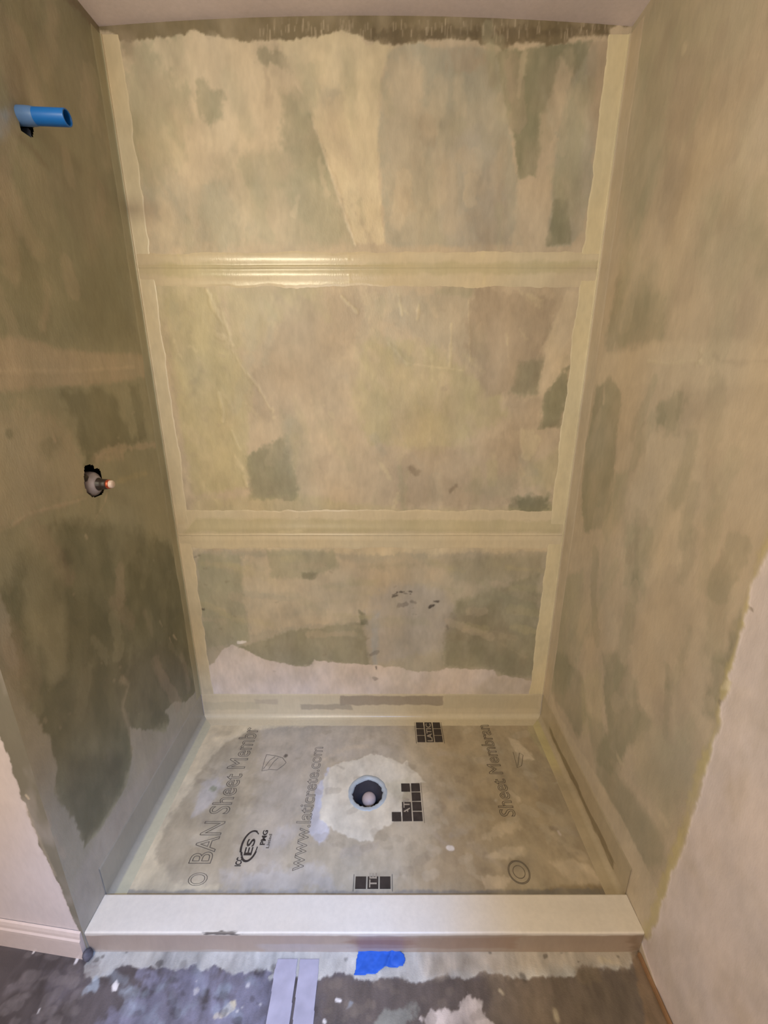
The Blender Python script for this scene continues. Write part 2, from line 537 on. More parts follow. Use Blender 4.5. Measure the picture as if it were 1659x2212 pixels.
    p('gry', [(800, 1290), (850, 1262), (960, 1270), (990, 1330), (960, 1400), (830, 1435), (800, 1430), (790, 1340)], .75, 12, 10)
    p('grnd', [(985, 1300), (1165, 1240), (1160, 1462), (1100, 1462), (1070, 1446), (960, 1440), (960, 1380)], .6, 10, 8)
    p('dbrown', [(960, 1330), (1080, 1300), (1110, 1380), (960, 1385)], .22, 14, 10)
    p('grnd', [(520, 1398), (640, 1360), (785, 1345), (800, 1436), (700, 1430), (640, 1440), (570, 1425)], .6, 5, 6)
    p('grnx', [(775, 1318), (790, 1325), (795, 1350), (778, 1350)], .7, 3, 4)
    p('blueg', [(800, 1330), (820, 1320), (815, 1450), (805, 1450)], .35, 4, 4)
    p('pinkw', [(425, 1445), (462, 1432), (480, 1405), (502, 1394), (530, 1405), (570, 1424), (640, 1440), (668, 1438), (680, 1426), (740, 1432), (800, 1436), (860, 1440), (900, 1450), (950, 1450),
                (962, 1444), (1065, 1446), (1075, 1460), (1095, 1458), (1110, 1464), (1180, 1475), (1180, 1560), (420, 1560)], .95, 2, 4, .2)
    s('white', [(515, 1388), (530, 1386)], 8, .9, 2, 2)
    p('tan', [(1060, 1460), (1180, 1470), (1180, 1510), (1000, 1505)], .35, 9, 6)
    for a, wd, op in (([(848, 1285), (862, 1279), (888, 1278)], 7, .75), ([(850, 1288), (858, 1286)], 6, .7), ([(872, 1282), (886, 1283)], 5, .7), ([(862, 1308), (878, 1305)], 14, .35),
                      ([(890, 1300), (898, 1302)], 6, .4), ([(892, 1326), (900, 1327)], 5, .4), ([(938, 1299), (946, 1299)], 4.5, .75), ([(928, 1312), (936, 1308)], 4.5, .75),
                      ([(812, 1440), (813, 1446)], 3.5, .8), ([(808, 1464), (812, 1466)], 7, .35), ([(966, 1352), (968, 1358)], 4, .3),
                      ([(420, 1312), (440, 1316)], 5, .6), ([(800, 1415), (815, 1408)], 5, .3), ([(415, 1205), (430, 1200)], 5, .3)):
        s('dark', a, wd, op, 2, 4, .1, 0)
    k.brush(90, (290, 110, 1290, 520), ['tan', 'tanl', 'gryg', 'grn', 'brown'], 30, 130, 8, 34, 82, 22, .30, 41)
    k.brush(110, (350, 640, 1220, 1080), ['tan', 'tanl', 'ygrn', 'brown', 'grn', 'gryg'], 25, 110, 6, 30, 75, 35, .32, 42)
    k.brush(60, (430, 1200, 1160, 1400), ['tan', 'gryg', 'grn', 'ygrn'], 30, 120, 6, 26, 8, 25, .28, 43)
    p('brown', [(1035, 630), (1120, 634), (1205, 655), (1190, 720), (1172, 760), (1158, 820), (1140, 850), (1052, 850), (1024, 790), (1004, 700)], .45, 5, 12)
    p('grnd', [(1120, 790), (1180, 775), (1160, 850), (1100, 850)], .45, 6, 10)
    p('tanl', [(1222, 632), (1270, 640), (1260, 700), (1238, 780), (1184, 842), (1170, 862), (1163, 830), (1178, 790), (1178, 740), (1206, 680)], .7, 2.5, 5)
    p('grnd', [(1212, 800), (1232, 790), (1220, 870), (1208, 918), (1165, 922), (1175, 862)], .6, 4, 8)
    p('grnx', [(1110, 1078), (1150, 1068), (1185, 1075), (1186, 1098), (1125, 1112)], .55, 5, 9)
    p('grnd', [(535, 985), (615, 945), (650, 1078), (542, 1080)], .55, 4, 8)
    p('brown', [(530, 845), (600, 720), (640, 640), (800, 640), (760, 720), (690, 850), (640, 895), (560, 900)], .3, 8, 14)
    p('ygrn', [(352, 640), (470, 630), (500, 740), (545, 830), (530, 1050), (425, 1065), (388, 900)], .3, 4, 8)
    p('cream2', [(1126, 928), (1166, 944), (1158, 966), (1140, 996), (1126, 990)], .45, 2.5, 6)
    p('grn', [(1000, 1065), (1010, 1040), (1120, 1020), (1100, 1080)], .3, 8, 10)
    k.brush(26, (360, 640, 1200, 1080), ['cream'], 14, 60, 1.5, 4, 70, 25, .4, 44)
    k.dots('dbrown', 26, (430, 1190, 1150, 1460), 2, 6, .22, 8)
    k.dots('brown', 60, (400, 640, 1200, 1080), 3, 12, .22, 9)
    k.mottle(.19, .08, .06)
    return k


def arr(a, b, step):
    n = max(2, int(round((b - a) / step)) + 1)
    return np.linspace(a, b, n)


me = grid_mesh('wall_back', arr(L, R, .0032), arr(0.02, CEIL + 0.03, .0032),
               lambda u, v, h: np.stack([u, D - h, v], 1), paint_back)
tag(link('wall_back', me, M_WALL), 'coated back wall of the shower alcove with mottled olive and beige waterproofing', kind='structure')


# ------------------------------------------------------------------ wall_left
PIPE_Y, PIPE_Z = on_left(45, 250)
VALVE_Y, VALVE_Z = on_left(207, 1042)
valve_hole = [on_left(*p) for p in ((182, 1006), (200, 1003), (204, 1012), (214, 1012), (218, 1022), (222, 1040), (226, 1056), (222, 1066), (208, 1074), (198, 1074), (188, 1064), (183, 1050), (181, 1030))]
pipe_hole = [on_left(*p) for p in ((40, 232), (62, 232), (70, 250), (72, 280), (71, 298), (60, 292), (45, 282), (40, 262))]


def paint_left(U, V):
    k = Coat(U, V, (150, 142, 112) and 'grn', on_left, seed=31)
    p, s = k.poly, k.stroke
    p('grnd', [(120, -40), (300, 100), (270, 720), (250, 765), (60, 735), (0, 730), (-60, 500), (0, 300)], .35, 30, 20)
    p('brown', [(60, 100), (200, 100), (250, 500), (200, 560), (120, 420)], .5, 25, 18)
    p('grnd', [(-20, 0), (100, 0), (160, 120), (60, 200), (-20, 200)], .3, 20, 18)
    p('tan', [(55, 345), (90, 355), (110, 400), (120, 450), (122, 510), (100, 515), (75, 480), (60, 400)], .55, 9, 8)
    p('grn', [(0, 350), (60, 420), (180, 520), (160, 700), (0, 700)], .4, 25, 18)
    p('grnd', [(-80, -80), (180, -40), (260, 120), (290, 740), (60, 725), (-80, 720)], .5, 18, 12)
    # upper edge by the ceiling
    p('dbrown', [(130, -10), (175, -10), (215, 52), (215, 66), (195, 55)], .6, 4, 5)
    # shade streaks above and below the pipe painted brown, then a blue smear
    p('dbrown', [(15, 110), (35, 108), (50, 160), (62, 235), (45, 240), (20, 240), (8, 170)], .55, 8, 5)
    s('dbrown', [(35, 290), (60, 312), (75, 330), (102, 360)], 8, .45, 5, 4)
    p('blueg', [(-20, 240), (22, 242), (18, 280), (5, 300), (-20, 300)], .7, 6, 4)
    # horizontal joint band
    p('tan', [(-40, 735), (0, 732), (40, 730), (90, 740), (140, 755), (200, 762), (310, 766), (322, 800), (310, 815), (230, 830), (130, 835), (-40, 850)], .7, 5, 4)
    s('tanl', [(-30, 803), (60, 802), (180, 800), (290, 792)], 6, .5, 3, 3, .4, .001)
    p('grn', [(-40, 850), (130, 840), (260, 900), (330, 1000), (200, 1060), (0, 1140)], .3, 20, 12)
    p('grnx', [(125, 850), (160, 845), (205, 830), (240, 845), (262, 890), (280, 940), (320, 960), (260, 975), (215, 985), (190, 985), (170, 960), (170, 900), (140, 865)], .55, 10, 9)
    p('grnx', [(278, 830), (300, 830), (310, 900), (318, 950), (300, 950)], .5, 6, 6)
    p('tan', [(-40, 880), (60, 880), (120, 900), (160, 960), (185, 1020), (180, 1075), (60, 1110), (-40, 1150)], .4, 12, 12)
    s('grnx', [(15, 936), (22, 938)], 10, .5, 3, 4)
    s('grnx', [(100, 970), (120, 955)], 25, .35, 8, 8)
    s('tan', [(115, 938), (118, 952)], 7, .6, 2, 3)
    s('tan', [(205, 990), (235, 972), (262, 970), (300, 965), (335, 960)], 14, .7, 4, 6)
    s('tan', [(205, 995), (230, 985), (260, 980)], 20, .5, 6, 6)
    s('ygrn', [(255, 1040), (285, 1030), (315, 1022)], 12, .45, 4, 5)
    s('tan', [(-20, 1150), (20, 1140), (60, 1110), (110, 1097), (150, 1085), (190, 1074)], 6, .65, 3, 4, .4, .001)
    s('tan', [(232, 1065), (224, 1090), (205, 1120)], 3, .6, 2, 3)
    p('grnx', [(190, 980), (205, 985), (203, 1006), (180, 1006)], .6, 4, 4)
    s('grnx', [(212, 1078), (210, 1110)], 8, .4, 4, 4)
    # darker thin coat of the lower board
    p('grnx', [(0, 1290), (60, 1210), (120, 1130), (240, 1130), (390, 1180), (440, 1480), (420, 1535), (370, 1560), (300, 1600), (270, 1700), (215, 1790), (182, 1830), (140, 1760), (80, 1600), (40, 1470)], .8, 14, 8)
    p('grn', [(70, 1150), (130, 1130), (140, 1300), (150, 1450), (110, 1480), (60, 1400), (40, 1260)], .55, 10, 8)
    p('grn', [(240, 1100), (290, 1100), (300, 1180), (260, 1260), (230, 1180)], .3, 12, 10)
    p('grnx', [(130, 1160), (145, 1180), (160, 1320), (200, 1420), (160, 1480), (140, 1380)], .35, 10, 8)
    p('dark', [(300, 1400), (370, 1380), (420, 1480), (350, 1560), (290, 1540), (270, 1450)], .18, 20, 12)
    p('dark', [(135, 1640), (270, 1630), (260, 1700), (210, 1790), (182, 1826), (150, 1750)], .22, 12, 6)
    s('tan', [(262, 1468), (278, 1480), (264, 1530), (280, 1580), (290, 1630)], 10, .35, 5, 5)
    s('tan', [(345, 1342), (350, 1352)], 4, .6, 2, 2)
    s('tan', [(374, 1372), (382, 1382)], 5, .6, 2, 2)
    s('tan', [(366, 1378), (370, 1388)], 3, .6, 2, 2)
    s('tan', [(185, 1157), (187, 1162)], 7, .6, 2, 2)
    s('dark', [(144, 1195), (150, 1210)], 20, .3, 6, 6)
    # thick light coat along the front edge and along the pan
    p((170, 165, 150), [(-60, 1240), (0, 1285), (20, 1330), (35, 1420), (45, 1480), (60, 1515), (85, 1555), (110, 1600), (122, 1650), (118, 1700), (128, 1725), (150, 1750), (165, 1790), (182, 1832),
              (215, 1800), (240, 1760), (275, 1690), (287, 1625), (280, 1570), (310, 1580), (330, 1575), (358, 1582), (368, 1555), (358, 1535), (375, 1518), (400, 1518), (445, 1470), (460, 1560), (300, 1900), (170, 2100), (-60, 1700)], .95, 3, 5)
    p('gry', [(215, 1800), (290, 1690), (360, 1600), (440, 1530), (450, 1560), (240, 1940), (170, 2030), (160, 1900)], .5, 14, 6)
    s('tan', [(58, 1680), (80, 1725), (105, 1788)], 9, .5, 4, 3)
    s('tan', [(115, 1815), (140, 1850)], 7, .4, 4, 3)
    s('grnx', [(338, 1690), (330, 1712)], 9, .35, 4, 4)
    k.brush(50, (0, 60, 280, 700), ['grn', 'grnd', 'brown', 'tan'], 50, 160, 10, 40, 80, 18, .25, 45)
    k.brush(50, (20, 1150, 400, 1500), ['grn', 'grnd', 'grnx', 'brown'], 40, 140, 10, 34, 75, 30, .32, 46)
    k.dots('tan', 30, (20, 850, 400, 1600), 2, 5, .2, 5)
    k.mottle(.16, .05, .05)
    return k


ih = in_poly(valve_hole); ih2 = in_poly(pipe_hole)
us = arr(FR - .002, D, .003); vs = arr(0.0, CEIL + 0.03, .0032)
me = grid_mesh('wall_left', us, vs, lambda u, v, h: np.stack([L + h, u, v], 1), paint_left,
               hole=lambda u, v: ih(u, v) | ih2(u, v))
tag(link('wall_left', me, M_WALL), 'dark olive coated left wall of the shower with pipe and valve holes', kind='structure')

M_DARK = flat_material('wall_cavity', (24, 20, 18), 0.9)
bm = bmesh.new()
for (cy, cz, hy, hz) in ((PIPE_Y, PIPE_Z - .03, .09, .13), (VALVE_Y, VALVE_Z, .10, .12)):
    x0, x1 = L - 0.10, L - 0.004
    y0, y1, z0, z1 = cy - hy, cy + hy, cz - hz, cz + hz
    v = [bm.verts.new(q) for q in ((x1, y0, z0), (x1, y1, z0), (x1, y1, z1), (x1, y0, z1), (x0, y0, z0), (x0, y1, z0), (x0, y1, z1), (x0, y0, z1))]
    for f in ((4, 5, 6, 7), (0, 1, 5, 4), (1, 2, 6, 5), (2, 3, 7, 6), (3, 0, 4, 7)):
        bm.faces.new([v[q] for q in f])
o = bm_obj('wall_cavity', bm, M_DARK, smooth_shade=False)
tag(o, kind='structure')


# ------------------------------------------------------------------ wall_right (coated board, then bare painted drywall)
edge_px = [(1662, 1185), (1640, 1225), (1625, 1260), (1618, 1310), (1612, 1330), (1597, 1385), (1588, 1420), (1580, 1450), (1570, 1475), (1572, 1490), (1560, 1520),
           (1556, 1570), (1541, 1610), (1528, 1660), (1515, 1700), (1505, 1740), (1492, 1765), (1488, 1800), (1480, 1822), (1470, 1850), (1462, 1868),
           (1448, 1890), (1440, 1925), (1430, 1945), (1424, 1970), (1420, 1992), (1405, 2020), (1396, 2030)]


def paint_right(U, V):
    k = Coat(U, V, 'tan', on_right, seed=61)
    p, s = k.poly, k.stroke
    p('grn', [(1370, 60), (1480, -100), (1470, 100), (1430, 330), (1380, 520), (1340, 560)], .45, 20, 14)
    p('grn', [(1490, -150), (1600, -300), (1659, -200), (1659, 60), (1560, 150), (1500, 200), (1450, 110)], .35, 20, 12)
    p('brown', [(1455, 110), (1560, 90), (1540, 180), (1490, 330), (1440, 300)], .45, 12, 10)
    p('brown', [(1440, 330), (1500, 320), (1480, 420), (1450, 520), (1420, 480)], .5, 14, 10)
    p('grn', [(1520, 420), (1659, 380), (1659, 620), (1560, 620), (1500, 560)], .3, 20, 14)
    p('tanl', [(1490, 330), (1560, 250), (1640, 260), (1640, 420), (1520, 470), (1470, 560)], .25, 16, 12)
    p('grnd', [(1335, 600), (1370, 590), (1440, 640), (1430, 730), (1370, 750), (1320, 760), (1305, 740)], .45, 10, 10)
    p('grn', [(1340, 560), (1420, 560), (1440, 700), (1340, 740)], .35, 16, 10)
    p('brown', [(1600, 600), (1620, 600), (1625, 700), (1600, 730), (1585, 700)], .5, 8, 6)
    p('grnd', [(1620, 480), (1680, 480), (1680, 600), (1640, 570)], .3, 14, 10)
    # joint band
    p('tanl', [(1305, 762), (1340, 762), (1360, 758), (1395, 742), (1440, 736), (1700, 736), (1700, 830), (1520, 835), (1430, 825), (1350, 835), (1290, 830)], .6, 6, 6)
    p('tan', [(1305, 762), (1400, 770), (1520, 790), (1520, 836), (1290, 832)], .4, 10, 8)
    s('cream2', [(1400, 780), (1440, 786), (1500, 778), (1515, 784)], 4, .6, 2, 3, .5, .0015)
    s('cream2', [(1512, 758), (1520, 768), (1506, 785)], 8, .6, 2.5, 4, .5, .0018)
    s('brown', [(1545, 766), (1555, 780), (1600, 784), (1659, 780)], 5, .4, 3, 3)
    # lower board strokes
    p('grnd', [(1288, 838), (1312, 818), (1330, 825), (1342, 850), (1332, 960), (1320, 1100), (1300, 1140), (1262, 1150), (1255, 1060), (1262, 1000), (1272, 930)], .6, 5, 6)
    s('tan', [(1305, 838), (1304, 870)], 8, .6, 3, 4)
    p('tan', [(1335, 1000), (1350, 1000), (1320, 1160), (1300, 1200), (1305, 1100)], .3, 6, 5)
    p('tanl', [(1390, 930), (1420, 935), (1445, 950), (1510, 940), (1512, 1010), (1490, 1150), (1470, 1210), (1400, 1260), (1345, 1270), (1350, 1150), (1370, 1020)], .5, 6, 7)
    p('grnd', [(1425, 870), (1470, 845), (1485, 860), (1475, 900), (1460, 940), (1440, 945), (1420, 910)], .55, 9, 10)
    p('brown', [(1480, 850), (1540, 860), (1540, 900), (1480, 910)], .3, 12, 10)
    p('grn', [(1330, 1020), (1362, 1010), (1345, 1110), (1320, 1150)], .5, 6, 6)
    p('grn', [(1350, 1120), (1410, 1140), (1390, 1280), (1350, 1260)], .45, 12, 10)
    p('grn', [(1210, 1250), (1260, 1230), (1270, 1350), (1230, 1490), (1190, 1500), (1200, 1400)], .55, 8, 8)
    p('tan', [(1262, 1220), (1330, 1200), (1350, 1290), (1320, 1400), (1250, 1380)], .45, 10, 8)
    p('grnd', [(1365, 1240), (1380, 1230), (1380, 1300), (1362, 1310)], .4, 7, 6)
    p('grnd', [(1190, 1400), (1230, 1420), (1260, 1470), (1270, 1560), (1250, 1590), (1200, 1510)], .45, 9, 8)
    p('ygrn', [(1255, 1460), (1300, 1440), (1300, 1560), (1260, 1590)], .35, 9, 8)
    p('grnd', [(1300, 1410), (1330, 1410), (1375, 1470), (1375, 1520), (1410, 1560), (1360, 1620), (1320, 1680), (1290, 1640), (1310, 1560)], .55, 8, 8)
    p('grnd', [(1265, 1540), (1300, 1560), (1340, 1680), (1430, 1800), (1440, 1880), (1400, 1890), (1340, 1770), (1290, 1680)], .45, 12, 7)
    p('grn', [(1370, 1560), (1500, 1560), (1500, 1700), (1440, 1800), (1370, 1680)], .4, 20, 10)
    p('tan', [(1400, 1280), (1540, 1180), (1560, 1300), (1500, 1480), (1400, 1480)], .25, 20, 10)
    s('cream2', [(1335, 1636), (1345, 1650)], 10, .5, 3, 5)
    s('tan', [(1325, 1645), (1350, 1690)], 20, .3, 7, 7)
    s('cream2', [(1425, 1758), (1436, 1772)], 12, .4, 4, 5)
    s('tan', [(1400, 1730), (1436, 1768)], 10, .35, 4, 4)
    s('cream', [(1543, 1035), (1552, 1060)], 14, .45, 4, 7, .4, .001)
    s('cream2', [(1478, 98), (1480, 106)], 9, .5, 3, 3)
    p('grnx', [(1545, 1425), (1570, 1400), (1590, 1350), (1600, 1310), (1605, 1340), (1585, 1410), (1560, 1500), (1545, 1560), (1520, 1540)], .7, 7, 5)
    k.brush(50, (1340, 50, 1659, 700), ['tan', 'tanl', 'grn', 'brown'], 60, 220, 14, 50, 100, 12, .25, 47)
    k.brush(70, (1230, 850, 1620, 1600), ['tan', 'tanl', 'grn', 'brown', 'grnd'], 50, 200, 10, 40, 100, 14, .28, 48)
    # light coat along the pan flange
    p('tanl', [(1168, 1470), (1185, 1470), (1205, 1540), (1240, 1600), (1290, 1680), (1330, 1745), (1360, 1800), (1400, 1880), (1430, 1960), (1400, 2025), (1380, 1990), (1345, 1900), (1340, 1820), (1280, 1740), (1200, 1600)], .7, 4, 5)
    # yellowish sealant creeping along the cut edge, then the pale drywall
    p('ylw', [(1662, 1150)] + edge_px + [(1390, 2010), (1410, 1960), (1430, 1900), (1450, 1840), (1480, 1760), (1500, 1680), (1530, 1600), (1545, 1560), (1560, 1480), (1605, 1340), (1640, 1200)], .6, 5, 6, .3, .001)
    p('dbrown', [(1556, 1512), (1562, 1514), (1560, 1522), (1555, 1520)], .7, 2, 3)
    p('wall', edge_px + [(1385, 2035), (1500, 2400), (2600, 3000), (2600, 900), (1900, 900)], 1.0, 1.2, 3.5, .0, -.002)
    p('cream', [(1568, 1468), (1578, 1474), (1572, 1488), (1560, 1486)], .8, 1.5, 3)
    s('dbrown', [(1620, 1314), (1623, 1318)], 3.5, .8, 1.5, 1)
    k.mottle(.13, .04, .05)
    wl = k.g < 0.02
    return k


us = np.concatenate([arr(-1.5, 0.30, .06)[:-1], arr(0.30, D, .0034)])
vs = arr(0.0, CEIL + 0.03, .0036)
me = grid_mesh('wall_right', us, vs, lambda u, v, h: np.stack([R - h, u, v], 1), paint_right, flip=True)
tag(link('wall_right', me, M_WALL), 'right wall, coated board inside the shower and pale drywall nearer', kind='structure')


# ------------------------------------------------------------------ partition to the left of the shower opening
SKEW = 0.12         # the partition runs slightly away from square


def front_y(x):
    return FR + SKEW * (L - x)


def on_part(px, py):
    x, y, z = ray(px, py)
    # plane y = FR + SKEW*(L-x)
    t = (FR + SKEW * L) / (y + SKEW * x)
    return x * t, CAM_Z + z * t


part_edge = [(-40, 1490), (0, 1590), (18, 1640), (34, 1690), (56, 1745), (62, 1765), (75, 1795), (98, 1845), (120, 1895), (140, 1940), (152, 1970), (165, 1995), (176, 2030), (178, 2120)]


def paint_part(U, V):
    k = Coat(U, V, 'wall', on_part, seed=90)
    p, s = k.poly, k.stroke
    p((134, 128, 112), part_edge + [(230, 2120), (230, 1500), (-20, 600), (-300, 600), (-200, 1100)], 1.0, 1.5, 3.5, .2, .0012)
    s('tanl', [(58, 1718), (62, 1724)], 3, .8, 1, 1)
    s('tan', [(56, 1740), (75, 1790), (120, 1890)], 3, .35, 2, 3)
    k.mottle(.05, .02, .02)
    return k


us = np.concatenate([arr(-2.4, -1.2, .1)[:-1], arr(-1.2, L, .003)])
vs = np.concatenate([arr(0.0, 1.1, .0035)[:-1], arr(1.1, CEIL + .03, .05)])
me = grid_mesh('wall_front_left', us, vs, lambda u, v, h: np.stack([u, front_y(u) - h, v], 1), paint_part)
tag(link('wall_front_left', me, M_DRY), 'pale pink drywall beside the left end of the curb', kind='structure')

# baseboard along the partition
z0, z1 = 0.0, 0.093
bm = bmesh.new()
prof = [(0, 0), (0.013, 0), (0.013, 0.062), (0.0125, 0.070), (0.009, 0.074), (0.008, 0.082), (0.005, 0.091), (0, 0.093)]
xs_ = np.linspace(-1.9, L - 0.006, 24)
prev = None
for x in xs_:
    ring = [bm.verts.new((x, front_y(x) - 0.001 - d, z)) for d, z in prof]
    if prev:
        for q in range(len(prof) - 1):
            bm.faces.new((prev[q], ring[q], ring[q + 1], prev[q + 1]))
    else:
        bm.faces.new(ring)
    prev = ring
bm.faces.new(prev[::-1])
M_BASE = flat_material('baseboard_paint', (226, 208, 198), 0.35, var=.03)
tag(bm_obj('baseboard_left', bm, M_BASE, smooth_shade=False), 'pale painted baseboard left of the shower curb', kind='structure')


# ------------------------------------------------------------------ ceiling, far walls, floor
def ceil_z(x):
    t = (x - (L + R) / 2) / ((R - L) / 2)
    return CEIL + 0.012 - 0.024 * t * t


def paint_ceil(U, V):
    k = Coat(U, V, 'wall', on_level(CEIL), seed=95)
    k.c[:] = lin((236, 224, 228))
    k.mottle(.05, .02, .02)
    return k


me = grid_mesh('ceiling', arr(-2.4, R, .02), arr(-1.5, D, .03),
               lambda u, v, h: np.stack([u, v, np.where(u > L, ceil_z(np.maximum(u, L)), ceil_z(L))], 1), paint_ceil, flip=True)
tag(link('ceiling', me, M_DRY), 'smooth pinkish white ceiling above the shower', kind='structure')

M_PLAIN = flat_material('plain_wall_paint', C['wall'], 0.7, var=.02)
bm = bmesh.new(); box_bm(bm, -2.44, -1.5, 0, -2.4, front_y(-2.4), CEIL)
tag(bm_obj('wall_far_left', bm, M_PLAIN, smooth_shade=False), kind='structure')
bm = bmesh.new(); box_bm(bm, -2.44, -1.54, 0, R + .04, -1.5, CEIL)
tag(bm_obj('wall_rear', bm, M_PLAIN, smooth_shade=False), kind='structure')


def paint_floor(U, V):
    k = Coat(U, V, 'floor', on_floor, seed=120)
    p, s = k.poly, k.stroke
    # cool beam's violet tint painted into the floor colour, darker left
    p('lav', [(330, 2120), (480, 2090), (590, 2100), (580, 2230), (200, 2230), (260, 2180)], .5, 10, 14)
    p('lav', [(350, 2080), (460, 2090), (430, 2140), (340, 2120)], .3, 8, 10)
    p('dark', [(-40, 2035), (170, 2050), (190, 2100), (150, 2200), (-40, 2230)], .45, 12, 14)
    p((110, 104, 110), [(90, 2100), (170, 2095), (180, 2140), (120, 2180)], .5, 10, 10)
    p((120, 112, 112), [(15, 2130), (60, 2115), (75, 2135), (20, 2145)], .45, 6, 6)
    p('dark', [(240, 2085), (330, 2090), (250, 2125), (205, 2120)], .4, 6, 8)
    p((108, 96, 86), [(690, 2110), (1050, 2105), (1400, 2090), (1460, 2230), (690, 2230)], .5, 10, 10)
    p('dbrown', [(1050, 2100), (1380, 2095), (1400, 2230), (1060, 2230)], .45, 10, 8)
    # mortar left along the curb
    p('mort', [(180, 2095), (186, 2070), (196, 2045), (400, 2045), (700, 2048), (1360, 2030), (1385, 2040), (1355, 2088), (1300, 2092), (1250, 2088), (1240, 2105), (1200, 2108), (1110, 2110), (1050, 2104),
               (1020, 2112), (950, 2108), (900, 2122), (860, 2118), (760, 2112), (740, 2105), (700, 2112), (690, 2118), (580, 2112), (600, 2100), (540, 2096), (500, 2104), (470, 2088), (440, 2098), (420, 2086),
               (380, 2094), (350, 2084), (300, 2090), (270, 2084), (230, 2112), (205, 2116)], .9, 2, 5, .2, .0015)
    p('tan', [(900, 2050), (1380, 2030), (1360, 2090), (1050, 2100), (920, 2112)], .5, 10, 6)
    s('dbrown', [(1258, 2108), (1280, 2104)], 24, .7, 4, 6)
    s('dark', [(1126, 2108), (1132, 2112)], 9, .7, 3, 4)
    s('dark', [(340, 2082), (352, 2084)], 6, .6, 2, 5)
    s('dark', [(394, 2082), (398, 2088)], 9, .35, 4, 5)
    s('cream2', [(1300, 2076), (1340, 2082)], 7, .5, 3, 4)
    # paint dabs
    p('white', [(244, 2126), (252, 2118), (256, 2126), (252, 2142), (243, 2142)], .9, 1.2, 1.5, .3)
    for q in ([(75, 2053), (72, 2058)], [(163, 2080), (167, 2072)], [(82, 2188), (86, 2180)], [(18, 2039), (26, 2036)], [(420, 2138), (422, 2146)],
              [(700, 2205), (702, 2208)], [(726, 2160), (735, 2162)]):
        s('white', q, 3, .85, 1, 1)
    s('blueg', [(185, 2140), (205, 2132), (208, 2122)], 8, .7, 2.5, 6)
    s('blueg', [(205, 2112), (230, 2100)], 8, .7, 2.5, 6)
    p('cream2', [(458, 2198), (470, 2186), (500, 2172), (506, 2178), (490, 2190), (474, 2206)], .8, 1.5, 4)
    s('cream2', [(500, 2166), (505, 2172)], 7, .8, 1.5, 3)
    p('blueg', [(742, 2185), (756, 2160), (764, 2166), (760, 2178)], .7, 1.5, 3)
    p((150, 150, 140), [(830, 2185), (885, 2162), (900, 2172), (890, 2200), (850, 2230), (800, 2230)], .6, 4, 8)
    p('pinkw', [(905, 2202), (930, 2182), (985, 2180), (1000, 2162), (1010, 2150), (1022, 2158), (1040, 2165), (1055, 2190), (1078, 2218), (1040, 2230), (930, 2230)], .75, 2, 7, .3, .001)
    s('cream2', [(1200, 2190), (1203, 2198)], 8, .5, 3, 3)
    s('cream2', [(1080, 2140), (1086, 2146)], 4, .5, 2, 2)
    for q in ([(440, 2148), (444, 2156)], [(310, 2146), (316, 2150)], [(436, 2168), (440, 2178)], [(590, 2090), (592, 2096)]):
        s('dark', q, 11, .6, 3, 5)
    # strip of backer along the right wall, wood edge
    p((140, 118, 94), [(1360, 2050), (1395, 2040), (1500, 2240), (1400, 2240)], .7, 3, 3)
    k.brush(40, (230, 2105, 590, 2212), ['lav', 'blueg', 'floor'], 12, 60, 3, 14, 10, 60, .4, 21)
    k.dots('dark', 22, (230, 2095, 700, 2212), 3, 12, .35, 22)
    k.dots('white', 12, (420, 2110, 600, 2212), 1, 3, .5, 23)
    k.dots((120, 112, 110), 40, (0, 2050, 230, 2212), 4, 18, .35, 24)
    k.dots((128, 116, 104), 30, (700, 2110, 1300, 2212), 3, 16, .3, 25)
    k.dots('dark', 25, (200, 2050, 1350, 2090), 1.5, 3.5, .5, 26)
    k.mottle(.40, .25, .05)
    return k


us = np.concatenate([arr(-2.4, -1.0, .1)[:-1], arr(-1.0, .78, .0026)])
us = us[us <= R + .001]; us[-1] = R
vs = np.concatenate([arr(-1.5, .5, .1)[:-1], arr(.5, FR + .12, .0026)])
me = grid_mesh('floor', us, vs, lambda u, v, h: np.stack([u, v, h * 0.8], 1), paint_floor)
tag(link('floor', me, M_FLOOR), 'dirty dark grey bathroom floor in front of the curb with mortar smears', kind='structure')

# thin wood strip between floor and right wall
bm = bmesh.new(); box_bm(bm, R - .009, -1.4, 0.0, R, FR - .002, .012)
bmesh.ops.bevel(bm, geom=list(bm.edges), offset=.002, segments=2, affect='EDGES')
M_RUST = flat_material('raw_wood_strip', (150, 116, 84), .6, var=.2, scale=25)
tag(bm_obj('trim_1', bm, M_RUST, smooth_shade=False), 'rust brown strip along the foot of the right wall', kind='structure')


# ------------------------------------------------------------------ sealed joint bands on the walls
def band(name, label, u0, u1, v0, v1, vline, wall, plane, paint, ridge=.0022, ru=.004, seed=1, amp=.004):
    """raised sealant band; its soft edges sink into the wall"""
    def cf(U, V):
        k = paint(U, V)
        e0 = v0 + amp * 2 * fbm(U, V * 0 + 1, .06, 1, seed, 5)
        e1 = v1 + amp * 2 * fbm(U, V * 0 + 1, .06, 1, seed + 5, 5)
        prof = np.minimum(smooth((V - e0) / .014), smooth((e1 - V) / .014))
        vl = vline + .0012 * fbm(U, V * 0, .12, 1, seed + 9, 3)
        bulge = np.exp(-((V - vl - .024) / .016) ** 2) + .9 * np.exp(-((V - vl + .022) / .014) ** 2)
        k.h = -0.0006 + prof * (.0014 + .0016 * bulge) + ridge * np.exp(-((V - vl) / ru) ** 2) + k.h * .35
        return k
    me = grid_mesh(name, arr(u0, u1, .004), arr(v0 - .012, v1 + .012, .0014), wall, cf, flip=False)
    o = link(name, me, M_TAPE)
    return tag(o, label, 'joint band')


